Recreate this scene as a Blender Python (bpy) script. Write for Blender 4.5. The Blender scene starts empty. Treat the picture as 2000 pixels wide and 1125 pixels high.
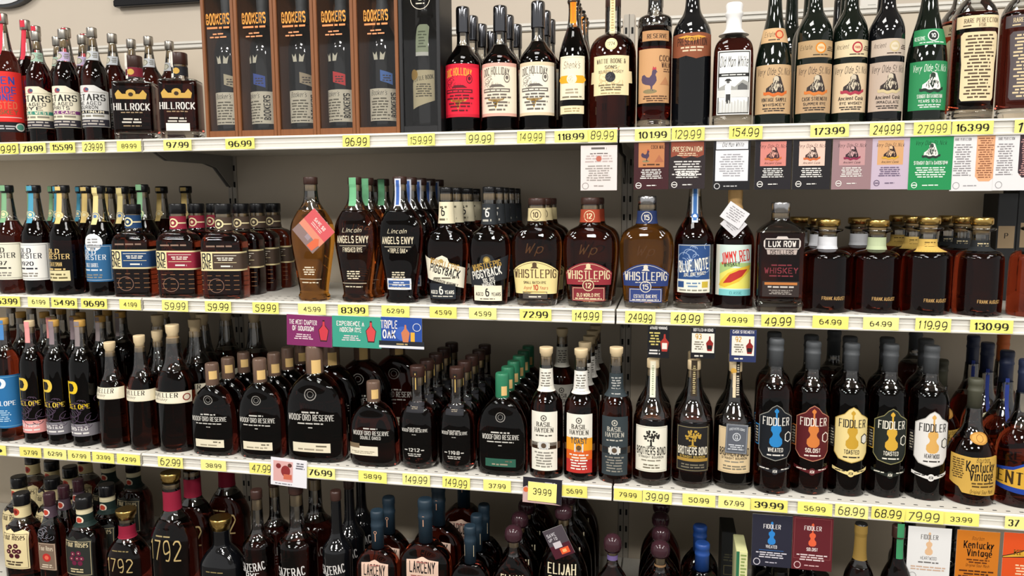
import bpy, bmesh, math, random
from mathutils import Vector
random.seed(7)
sc = bpy.context.scene
COL = sc.collection
# ------------------------------------------------------------------ camera
FPX = 1480.6
CAM = Vector((1.33097, -1.72028, 1.52845))
YAW, PIT, ROL = -0.20217, 0.115647, -0.005228
_F = Vector((math.sin(YAW)*math.cos(PIT), math.cos(YAW)*math.cos(PIT), -math.sin(PIT)))
_R = Vector((math.cos(YAW), -math.sin(YAW), 0)); _U = _R.cross(_F)
R_ = math.cos(ROL)*_R + math.sin(ROL)*_U; U_ = R_.cross(_F)
cam = bpy.data.cameras.new('camera'); co = bpy.data.objects.new('camera', cam); COL.objects.link(co)
from mathutils import Matrix
m = Matrix((R_, U_, -_F)).transposed().to_4x4(); m.translation = CAM
co.matrix_world = m
cam.sensor_width = 36; cam.lens = FPX*36/2000; cam.clip_start = .05
sc.camera = co
# ------------------------------------------------------------------ light
W = bpy.data.worlds.new('store'); sc.world = W; W.use_nodes = True
W.node_tree.nodes['Background'].inputs[0].default_value = (.97, .95, .92, 1)
W.node_tree.nodes['Background'].inputs[1].default_value = .55
sc.view_settings.view_transform = 'Standard'; sc.view_settings.look = 'None'
sc.view_settings.exposure = 0.15; sc.view_settings.gamma = 1; sc.view_settings.use_curve_mapping = False
cy = sc.cycles
cy.max_bounces = 12; cy.transmission_bounces = 8; cy.glossy_bounces = 4; cy.diffuse_bounces = 3
cy.transparent_max_bounces = 20; cy.caustics_reflective = False; cy.caustics_refractive = False
cy.sample_clamp_indirect = 4
def lamp(x, y, z, sx, sy, e):
    l = bpy.data.lights.new('ceiling_lamp', 'AREA'); l.shape = 'RECTANGLE'; l.size = sx; l.size_y = sy
    l.energy = e; l.color = (1, .97, .93)
    o = bpy.data.objects.new('ceiling_lamp', l); COL.objects.link(o); o.location = (x, y, z)
for ly, e in ((-.75, 13), (-2.0, 24), (-3.2, 42)):
    for lx in (-1.2, 1.0, 3.2):
        lamp(lx, ly, 3.15, .62, .5, e*1.33)

def ray(u, v):
    return (_F + R_*((u-1000)/FPX) + U_*((562.5-v)/FPX))
def proj(P):
    d = Vector(P)-CAM; z = d.dot(_F)
    return 1000+FPX*d.dot(R_)/z, 562.5-FPX*d.dot(U_)/z, z
def on_y(u, v, Y):
    r = ray(u, v); t = (Y-CAM.y)/r.y; return CAM+r*t
def solve_x(u, Y, Z):
    a, b = -3, 6
    for _ in range(45):
        c = (a+b)/2
        if proj((c, Y, Z))[0] < u: a = c
        else: b = c
    return a
def solve_z(v, X, Y):
    a, b = -1, 4
    for _ in range(45):
        c = (a+b)/2
        if proj((X, Y, c))[1] > v: a = c
        else: b = c
    return a
# ------------------------------------------------------------------ materials
def lin(h):
    if not isinstance(h, str): return tuple(h)
    if len(h) == 3: h = h[0]*2+h[1]*2+h[2]*2
    r = []
    for i in (0, 2, 4):
        c = int(h[i:i+2], 16)/255
        r.append(c/12.92 if c <= .04045 else ((c+.055)/1.055)**2.4)
    return tuple(r)
MATS = {}
def mat(name, col, rough=.5, metal=0, trans=0, ior=1.45, coat=0):
    k = (name, str(col), rough, metal, trans)
    if k in MATS: return MATS[k]
    M = bpy.data.materials.new(name); M.use_nodes = True
    p = M.node_tree.nodes['Principled BSDF']
    p.inputs['Base Color'].default_value = (*lin(col), 1); p.inputs['Roughness'].default_value = rough
    p.inputs['Metallic'].default_value = metal; p.inputs['Transmission Weight'].default_value = trans
    p.inputs['IOR'].default_value = ior; p.inputs['Coat Weight'].default_value = coat
    MATS[k] = M; return M
def noisy(name, c1, c2, scale, rough=.5, stretch=(1, 1, 1), bump=0, metal=0):
    k = (name, str(c1)); 
    if k in MATS: return MATS[k]
    M = mat(name, c1, rough, metal); n = M.node_tree.nodes; L = M.node_tree.links; p = n['Principled BSDF']
    tc = n.new('ShaderNodeTexCoord'); mp = n.new('ShaderNodeMapping'); mp.inputs['Scale'].default_value = stretch
    nz = n.new('ShaderNodeTexNoise'); nz.inputs['Scale'].default_value = scale; nz.inputs['Detail'].default_value = 5
    rp = n.new('ShaderNodeMix'); rp.data_type = 'RGBA'
    rp.inputs[6].default_value = (*lin(c1), 1); rp.inputs[7].default_value = (*lin(c2), 1)
    L.new(tc.outputs['Object'], mp.inputs[0]); L.new(mp.outputs[0], nz.inputs[0]); L.new(nz.outputs[0], rp.inputs[0])
    L.new(rp.outputs[2], p.inputs['Base Color'])
    if bump:
        b = n.new('ShaderNodeBump'); b.inputs['Strength'].default_value = bump; b.inputs['Distance'].default_value = .001
        L.new(nz.outputs[0], b.inputs['Height']); L.new(b.outputs[0], p.inputs['Normal'])
    MATS[k] = M; return M
def thin_glass(name, tint='dcdcd6', f=1.45):
    k = (name, tint)
    if k in MATS: return MATS[k]
    M = bpy.data.materials.new(name); M.use_nodes = True; n = M.node_tree.nodes; L = M.node_tree.links; n.clear()
    o = n.new('ShaderNodeOutputMaterial'); mx = n.new('ShaderNodeMixShader'); t = n.new('ShaderNodeBsdfTransparent')
    g = n.new('ShaderNodeBsdfGlossy'); fr = n.new('ShaderNodeFresnel'); fr.inputs[0].default_value = f
    t.inputs[0].default_value = (*lin(tint), 1); g.inputs['Roughness'].default_value = .03; g.inputs[0].default_value = (1, 1, 1, 1)
    L.new(fr.outputs[0], mx.inputs[0]); L.new(t.outputs[0], mx.inputs[1]); L.new(g.outputs[0], mx.inputs[2]); L.new(mx.outputs[0], o.inputs[0])
    MATS[k] = M; return M
def print_mat():
    if 'print' in MATS: return MATS['print']
    M = mat('printed_ink', 'ffffff', .6); n = M.node_tree.nodes; n['Principled BSDF'].inputs['Specular IOR Level'].default_value = .25
    a = n.new('ShaderNodeVertexColor'); a.layer_name = 'Col'
    M.node_tree.links.new(a.outputs[0], n['Principled BSDF'].inputs['Base Color'])
    MATS['print'] = M; return M
NECK = lambda: thin_glass('clear_glass', 'f6f6f4', 1.95)
# ------------------------------------------------------------------ objects
def link(name, mesh, parent=None, mt=None):
    o = bpy.data.objects.new(name, mesh); COL.objects.link(o)
    if parent: o.parent = parent
    if mt: mesh.materials.append(mt)
    return o
def mesh(name, V, Fs, smooth=False):
    me = bpy.data.meshes.new(name); me.from_pydata(V, [], Fs)
    if smooth: me.polygons.foreach_set('use_smooth', [True]*len(me.polygons))
    me.update(); return me
USED = {}
def tag(o, label, cat, group=None):
    if label in USED: print('DUP LABEL', label)
    USED[label] = 1
    n = len(label.split())
    if n < 4 or n > 16: print('LABEL LEN', n, label)
    o['label'] = label; o['category'] = cat
    if group: o['group'] = group
    return o
def empty(name, loc, rz=0):
    o = bpy.data.objects.new(name, None); COL.objects.link(o); o.location = loc; o.rotation_euler = (0, 0, rz)
    o.empty_display_size = .02; return o
def boxv(V, Fs, x0, x1, y0, y1, z0, z1):
    b = len(V)
    V += [(x0,y0,z0),(x1,y0,z0),(x1,y1,z0),(x0,y1,z0),(x0,y0,z1),(x1,y0,z1),(x1,y1,z1),(x0,y1,z1)]
    Fs += [tuple(b+i for i in f) for f in ((3,2,1,0),(4,5,6,7),(0,1,5,4),(1,2,6,5),(2,3,7,6),(3,0,4,7))]
def box(name, x0, x1, y0, y1, z0, z1, mt, parent=None, bev=0):
    V = []; Fs = []; boxv(V, Fs, x0, x1, y0, y1, z0, z1)
    me = mesh(name, V, Fs)
    if bev:
        bm = bmesh.new(); bm.from_mesh(me); bmesh.ops.bevel(bm, geom=bm.edges[:], offset=bev, segments=2, affect='EDGES'); bm.to_mesh(me); bm.free()
    return link(name, me, parent, mt)
def structure(o): o['kind'] = 'structure'; return o
# ------------------------------------------------------------------ stroke lettering
G = {}
def _g(ch, *s): G[ch] = s
_g('A','002640','1232');_g('B','0006','~0626354534 2303'.replace(' ',''),'~03233241302000')
_g('C','~4536160402103041');_g('D','0006','~062645412000');_g('E','46060040','0333');_g('F','460600','0333')
_g('G','~453616040210304143','4323');_g('H','0006','4046','0343');_g('I','0006');_g('J','~3632201001')
_g('K','0006','4602','1340');_g('L','060040');_g('M','0006234640');_g('N','00064046');_g('O','~160402103042443616')
_g('P','0006','~063645443303');_g('Q','~160402103042443616','3140');_g('R','0006','~063645443303','2340')
_g('S','~453616050413334241301001');_g('$','~453616050413334241301001','2720');_g('T','0646','2620');_g('U','~060210304246');_g('V','062046');_g('W','0610243046')
_g('X','0046','0640');_g('Y','0623','4623','2320');_g('Z','06460040')
_g('0','~160402103042443616');_g('1','152620');_g('2','~051636454400','0040');_g('3','~05163645443323','~23334241301001')
_g('4','360242','3630');_g('5','460604','~042443413010 01'.replace(' ',''));_g('6','~361604021030414314 03'.replace(' ',''))
_g('7','064610');_g('8','~334445361605041333424130100102 13'.replace(' ',''));_g('9','~10304244361605031243')
_g('.','00.');_g("'",'0605');_g('-','0323');_g('&','~40151626240110 3143'.replace(' ',''));_g('*','1353','2442','2244')
_g('a','~34140301102032','3430');_g('b','0006','~031424333120100 1'.replace(' ',''));_g('c','~341403011030')
_g('d','3630','~332414030110203 1'.replace(' ',''));_g('e','~02323324140301103 0'.replace(' ',''));_g('f','~261514 10'.replace(' ',''),'0424')
_g('g','~34140302113132','~343a2b0b');_g('h','0006','~0314243330');_g('i','0004','05.');_g('k','0006','3401','1230')
_g('l','0006');_g('m','0004','~03142320','~23344340');_g('n','0004','~0314243330');_g('o','~1403011030 313414'.replace(' ',''))
_g('p','040b','~0314243331201001');_g('r','0004','~031424');_g('s','~3414032231200 0'.replace(' ',''));_g('t','~16112 0'.replace(' ',''),'0424')
_g('u','~0401102031','3430');_g('v','041034');_g('w','0410233044');_g('x','0034','0430');_g('y','0411','3401 0b'.replace(' ',''));_g('z','04340030')
YC = {'a': -1, 'b': -2}
def text_quads(txt, x, y, h, style='g', aspect=.62, wt=None, slant=None, arc=0):
    """quads (4 points each) of a line of lettering centred at x, cap height h, baseline y"""
    u = h/6; ux = u*aspect*1.5
    st = {'g': (.15, .15, 0, 0), 's': (.23, .08, 1, 0), 'b': (.2, .16, 0, 0), 'h': (.13, .13, 0, .12), 'c': (.11, .07, 0, .3),
          'S': (.21, .1, 1, 0)}[style]
    tv, th_, ser, sl = st
    if wt: tv *= wt; th_ *= wt
    if slant is not None: sl = slant
    pen = 0; Q = []
    for ch in txt:
        if ch == ' ': pen += 3.2; continue
        gs = G.get(ch) or G.get(ch.upper())
        if not gs: pen += 3; continue
        jx = random.uniform(-.3, .3) if style == 'h' else 0; jy = random.uniform(-.4, .4) if style == 'h' else 0
        wmax = 0
        for s in gs:
            sm = s[0] == '~'; s = s.lstrip('~')
            if s.endswith('.'):
                X, Y = int(s[0]), int(s[1]); Q.append([((pen+X-.5)*ux, (Y)*u), ((pen+X+.5)*ux, Y*u), ((pen+X+.5)*ux, (Y+.9)*u), ((pen+X-.5)*ux, (Y+.9)*u)])
                continue
            P = [(int(s[i]), YC[s[i+1]] if s[i+1] in YC else int(s[i+1])) for i in range(0, len(s)-1, 2)]
            wmax = max(wmax, max(p[0] for p in P))
            if sm and len(P) > 2:
                cl = P[0] == P[-1]; n = len(P); R = []
                for i in range(n-1):
                    p0 = P[i-1] if i > 0 else (P[-2] if cl else P[0]); p1 = P[i]; p2 = P[i+1]
                    p3 = P[i+2] if i+2 < n else (P[1] if cl else P[-1])
                    for k in range(3):
                        t = k/3
                        R.append(tuple(.5*((2*p1[j])+(-p0[j]+p2[j])*t+(2*p0[j]-5*p1[j]+4*p2[j]-p3[j])*t*t+(-p0[j]+3*p1[j]-3*p2[j]+p3[j])*t**3) for j in (0, 1)))
                R.append(P[-1]); P = R
            P = [((pen+a+jx)*ux, (b+jy)*u) for a, b in P]
            nP = len(P)
            off = []
            for i in range(nP):
                a = P[max(i-1, 0)]; b = P[min(i+1, nP-1)]
                if nP > 2 and sm and s[:2] == s[-2:] and i in (0, nP-1): a = P[-2]; b = P[1]
                dx, dy = b[0]-a[0], b[1]-a[1]; L = math.hypot(dx, dy) or 1; dx /= L; dy /= L
                w = (tv*abs(dy)+th_*abs(dx))*h/2
                off.append((-dy*w, dx*w))
            for i in range(nP-1):
                a, b = P[i], P[i+1]
                if sm: oa, ob = off[i], off[i+1]
                else:
                    dx, dy = b[0]-a[0], b[1]-a[1]; L = math.hypot(dx, dy) or 1; dx /= L; dy /= L
                    w = (tv*abs(dy)+th_*abs(dx))*h/2; oa = ob = (-dy*w, dx*w); a = (a[0]-dx*w*.6, a[1]-dy*w*.6); b = (b[0]+dx*w*.6, b[1]+dy*w*.6)
                Q.append([(a[0]-oa[0], a[1]-oa[1]), (b[0]-ob[0], b[1]-ob[1]), (b[0]+ob[0], b[1]+ob[1]), (a[0]+oa[0], a[1]+oa[1])])
            if ser and not sm:
                for i, e in ((0, P[0]), (nP-1, P[-1])):
                    o = P[1] if i == 0 else P[-2]
                    if abs(o[1]-e[1]) > .5*abs(o[0]-e[0]):
                        hw = .14*h; t2 = .035*h; q = e
                        Q.append([(q[0]-hw, q[1]-t2), (q[0]+hw, q[1]-t2), (q[0]+hw, q[1]+t2), (q[0]-hw, q[1]+t2)])
        pen += wmax + (2.4 if ch not in ".'" else 1.2)
    tw = (pen-1.5)*ux
    out = []
    for q in Q:
        r = []
        for a, b in q:
            X = a-tw/2+sl*b
            yy = b + (arc*(1-(2*X/tw)**2)*h if arc else 0)
            r.append((x+X, y+yy))
        out.append(r)
    return out
def fit_text(txt, x, y, h, w, style='g', **k):
    k.pop('aspect', 0); q = text_quads(txt, 0, 0, h, style, aspect=.62, **k)
    xs = [p[0] for a in q for p in a]; cw = max(xs)-min(xs); mid = (max(xs)+min(xs))/2
    f = w/cw
    return [[(x+(p[0]-mid)*f, y+p[1]) for p in a] for a in q]
# ------------------------------------------------------------------ art: ops -> coloured polygons (units: caller's)
def circ(x, y, r, n=16, ry=None, a0=0, a1=2*math.pi):
    ry = ry or r
    return [(x+r*math.cos(a0+(a1-a0)*i/n), y+ry*math.sin(a0+(a1-a0)*i/n)) for i in range(n)]
VIOLIN = [(-.9,0),(-1.25,.5),(-1.2,1.3),(-.75,1.8),(-.6,2.2),(-.7,2.5),(-1,2.9),(-.95,3.6),(-.4,4),(-.2,4.05),(-.16,6.2),(-.4,6.4),(-.4,6.7),(-.2,6.9),(0,7.1),(.2,6.9),(.4,6.7),(.4,6.4),(.16,6.2),(.2,4.05),(.4,4),(.95,3.6),(1,2.9),(.7,2.5),(.6,2.2),(.75,1.8),(1.2,1.3),(1.25,.5),(.9,0),(.4,-.2),(-.4,-.2)]
ROOST = [(0,0),(.6,0),(.5,.25),(.35,.3),(.4,1),(.9,1.5),(1.3,2.2),(1.2,3),(1,3.4),(1.25,4),(1.5,4),(1.25,4.3),(1.1,4.7),(.6,4.75),(.3,4.3),(.2,3.5),(-.3,2.9),(-.9,3),(-1.5,3.6),(-2.1,3.4),(-2.3,2.6),(-2.0,1.8),(-1.2,1.4),(-.2,1.2),(0,.9)]
def polys(ops):
    """flatten ops to [(points, colour, is_text, layer)]"""
    out = []; ly = 0
    for o in ops:
        k = o[0]; ly += 1
        if k == 'r': _, x0, y0, x1, y1, c = o; out.append(([(x0,y0),(x1,y0),(x1,y1),(x0,y1)], c, 0, ly))
        elif k == 'p': out.append((o[1], o[2], 0, ly))
        elif k == 'c': out.append((circ(o[1], o[2], o[3], 18, o[5] if len(o) > 5 else None), o[4], 0, ly))
        elif k == 'o':
            _, x, y, r, w, c = o; n = 20
            for i in range(n):
                a, b = 2*math.pi*i/n, 2*math.pi*(i+1)/n
                out.append(([(x+r*math.cos(a),y+r*math.sin(a)),(x+r*math.cos(b),y+r*math.sin(b)),(x+(r-w)*math.cos(b),y+(r-w)*math.sin(b)),(x+(r-w)*math.cos(a),y+(r-w)*math.sin(a))], c, 1, ly))
        elif k == 'f':
            _, x0, y0, x1, y1, t, c = o
            for a in ((x0,y0,x1,y0+t),(x0,y1-t,x1,y1),(x0,y0+t,x0+t,y1-t),(x1-t,y0+t,x1,y1-t)):
                out.append(([(a[0],a[1]),(a[2],a[1]),(a[2],a[3]),(a[0],a[3])], c, 0, ly))
        elif k == 't':   # text x y h w col style [kw]
            _, txt, x, y, h, w, c, st = o[:8]; kw = o[8] if len(o) > 8 else {}
            qs = fit_text(txt, x, y, h, w, st, **{a: b for a, b in kw.items() if a != 'rot'})
            if 'rot' in kw:
                ca, sa = math.cos(kw['rot']), math.sin(kw['rot'])
                qs = [[(x+(p[0]-x)*ca-(p[1]-y)*sa, y+(p[0]-x)*sa+(p[1]-y)*ca) for p in q] for q in qs]
            for q in qs: out.append((q, c, 1, ly))
        elif k == 'l':   # rows of fine text
            _, x0, x1, y0, y1, n, c = o[:7]; full = len(o) > 7
            ph = (y1-y0)/n; rr = random.Random(int(x0*31+y0*17+n))
            for i in range(n):
                a = y1-ph*(i+.78); b = a+ph*.5
                wd = (x1-x0)*(1 if full else rr.uniform(.62, 1)); X = (x0+x1)/2-wd/2; E = X+wd
                while X < E:
                    L = rr.uniform(1.2, 4.5)*ph*.75; L = min(L, E-X)
                    j = rr.uniform(-.06, .06)*ph
                    out.append(([(X,a+j),(X+L,a+j),(X+L,b+j),(X,b+j)], c, 1, ly)); X += L+ph*.4
        elif k == 'v':   # violin x y s col
            _, x, y, s, c = o; out.append(([(x+a*s, y+b*s) for a, b in VIOLIN], c, 0, ly))
        elif k == 'rooster':
            _, x, y, s, c, c2 = o; out.append(([(x+a*s, y+b*s) for a, b in ROOST], c, 0, ly))
            out.append(([(x+.3*s,y+4.5*s),(x+.5*s,y+5.3*s),(x+.8*s,y+4.95*s),(x+1.1*s,y+5.2*s),(x+1.2*s,y+4.6*s)], c2, 0, ly+1))
            out.append((circ(x-.2*s, y-.1*s, 1.6*s, 14, .5*s), '8a7d5a', 0, ly))
        elif k == 'sage':   # bearded old man over a ribbon
            _, x, y, s, c, c2, rb = o
            out.append(([(x-3.2*s,y),(x-3*s,y+1.6*s),(x-1.8*s,y+2.4*s),(x-.9*s,y+3.4*s),(x-.9*s,y+4.6*s),(x,y+5.6*s),(x+1.4*s,y+5.2*s),(x+2*s,y+3.6*s),(x+2.8*s,y+1.5*s),(x+3*s,y)], c, 0, ly))
            out.append((circ(x+.1*s, y+4.4*s, .85*s, 12, 1*s), c2, 0, ly+1))
            out.append(([(x-.8*s,y+4*s),(x+1*s,y+4*s),(x+1.1*s,y+2*s),(x+.1*s,y+.4*s),(x-.9*s,y+2*s)], c2, 0, ly+1))
            rr = random.Random(3)
            for i in range(26):
                a = rr.uniform(-2.6, 2.4)*s; b = rr.uniform(.3, 3.2)*s
                if abs(a) > 3*s-b*.6: continue
                cc = c2 if abs(a-.1*s) > 1*s else c
                out.append(([(x+a,y+b),(x+a+.18*s,y+b),(x+a+.35*s,y+b+.9*s),(x+a+.1*s,y+b+.9*s)], cc, 1, ly+3))
            n = 12
            for i in range(n):
                xa, xb = -3.9+7.8*i/n, -3.9+7.8*(i+1)/n; f = lambda q: .12*q*q*.35-.9+.25*math.sin(q*2.2)
                out.append(([(x+xa*s,y+f(xa)*s),(x+xb*s,y+f(xb)*s),(x+xb*s,y+(f(xb)+.95)*s),(x+xa*s,y+(f(xa)+.95)*s)], rb, 0, ly+4))
            ly += 4
        elif k == 'tree':
            _, x, y, s, c = o; rr = random.Random(5)
            out.append(([(x-.25*s,y),(x+.25*s,y),(x+.15*s,y+1.6*s),(x-.15*s,y+1.6*s)], c, 0, ly))
            for i in range(46):
                a = rr.uniform(0, math.pi*2); r = rr.uniform(0, 1)**.6
                px, py = x+1.9*s*r*math.cos(a), y+2.3*s+1.15*s*r*math.sin(a)
                out.append((circ(px, py, .24*s, 6), c, 1, ly))
            out.append(([(x-1.2*s,y-.1*s),(x+1.2*s,y-.1*s),(x+.3*s,y+.15*s),(x-.3*s,y+.15*s)], c, 0, ly))
        elif k == 'bull':
            _, x, y, s, c = o
            out.append(([(x-.6*s,y+1.6*s),(x-.25*s,y+.3*s),(x,y-.2*s),(x+.25*s,y+.3*s),(x+.6*s,y+1.6*s),(x+2*s,y+2*s),(x+2.5*s,y+2.9*s),(x+1.7*s,y+2.4*s),(x+.5*s,y+2.4*s),(x-.5*s,y+2.4*s),(x-1.7*s,y+2.4*s),(x-2.5*s,y+2.9*s),(x-2*s,y+2*s)], c, 0, ly))
        elif k == 'wave':  # engraved swirls
            _, x, y, s, c = o; rr = random.Random(9)
            for i in range(22):
                a0 = rr.uniform(0, 6.28); cx, cy2, r = x+rr.uniform(-1, 1)*s, y+rr.uniform(-1, 1)*s, rr.uniform(.2, .6)*s
                for j in range(7):
                    a, b = a0+j*.35, a0+(j+1)*.35; w = .05*s
                    out.append(([(cx+r*math.cos(a),cy2+r*math.sin(a)),(cx+r*math.cos(b),cy2+r*math.sin(b)),(cx+(r-w)*math.cos(b),cy2+(r-w)*math.sin(b)),(cx+(r-w)*math.cos(a),cy2+(r-w)*math.sin(a))], c, 1, ly))
    return out
def clip(P, axis, a, b):
    for s, lim in ((1, a), (-1, b)):
        if not P: return P
        Q = []; n = len(P)
        for i in range(n):
            p, q = P[i], P[(i+1) % n]; dp, dq = s*(p[axis]-lim), s*(q[axis]-lim)
            if dp >= 0: Q.append(p)
            if (dp > 0 and dq < 0) or (dp < 0 and dq > 0):
                t = dp/(dp-dq); Q.append(tuple(p[k]+(q[k]-p[k])*t for k in (0, 1)))
        P = Q
    return P
def art_mesh(name, ops, surf, sx=1, sy=1, gx=.003, gy=.008, base=.00036, step=.00006, xlim=None):
    """surf(x, z, off) -> 3D point; ops coordinates scaled by sx, sy into metres"""
    V = []; Fs = []; C = []
    for P, c, small, ly in polys(ops):
        P = [(p[0]*sx, p[1]*sy) if not isinstance(sy, tuple) else (p[0]*sx, p[1]*sy[1]+sy[0]) for p in P]; off = base+step*ly; lc = lin(c)
        cells = [P]
        if gx and (not small or max(p[0] for p in P)-min(p[0] for p in P) > gx*1.1 or max(p[1] for p in P)-min(p[1] for p in P) > gy*.6):
            cells = []
            x0, x1 = min(p[0] for p in P), max(p[0] for p in P); y0, y1 = min(p[1] for p in P), max(p[1] for p in P)
            i = math.floor(x0/gx)
            while i*gx < x1:
                A = clip(P, 0, i*gx, (i+1)*gx)
                if len(A) > 2:
                    j = math.floor(y0/gy)
                    while j*gy < y1:
                        B = clip(A, 1, j*gy, (j+1)*gy)
                        if len(B) > 2: cells.append(B)
                        j += 1
                i += 1
        for B in cells:
            if xlim and max(abs(p[0]) for p in B) > xlim: continue
            ar = sum(B[i][0]*B[(i+1)%len(B)][1]-B[(i+1)%len(B)][0]*B[i][1] for i in range(len(B)))
            if abs(ar) < 1e-10: continue
            if ar < 0: B = B[::-1]
            b = len(V); V += [surf(p[0], p[1], off) for p in B]; Fs.append(tuple(range(b, b+len(B)))); C.append((lc, len(B)))
    me = mesh(name, V, Fs)
    ca = me.color_attributes.new('Col', 'FLOAT_COLOR', 'CORNER'); buf = []
    for lc, n in C: buf += [lc[0], lc[1], lc[2], 1.0]*n
    ca.data.foreach_set('color', buf)
    me.materials.append(print_mat()); return me
# ------------------------------------------------------------------ bottles
def chaikin(P, it=2):
    for _ in range(it):
        Q = [P[0]]
        for a, b in zip(P, P[1:]):
            Q.append((a[0]*.75+b[0]*.25, a[1]*.75+b[1]*.25)); Q.append((a[0]*.25+b[0]*.75, a[1]*.25+b[1]*.75))
        Q.append(P[-1]); P = Q
    return P
NS = 40
def ringpts(a, b, n, N=NS):
    R = []
    for i in range(N):
        t = 2*math.pi*i/N-math.pi/2; c, s = math.cos(t), math.sin(t); e = 2/n
        R.append((a*math.copysign(abs(c)**e, c), b*math.copysign(abs(s)**e, s)))
    return R
def loft(name, secs, cap0=True, cap1=True, N=NS):
    V = []; Fs = []
    for z, a, b, n in secs: V += [(x, y, z) for x, y in ringpts(a, b, n, N)]
    for k in range(len(secs)-1):
        for i in range(N):
            j = (i+1) % N; Fs.append((k*N+i, k*N+j, (k+1)*N+j, (k+1)*N+i))
    if cap0: Fs.append(tuple(range(N-1, -1, -1)))
    if cap1: Fs.append(tuple((len(secs)-1)*N+i for i in range(N)))
    me = mesh(name, V, Fs, True)
    if cap0: me.polygons[len(me.polygons)-(2 if cap1 else 1)].use_smooth = False
    if cap1: me.polygons[len(me.polygons)-1].use_smooth = False
    return me
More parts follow.
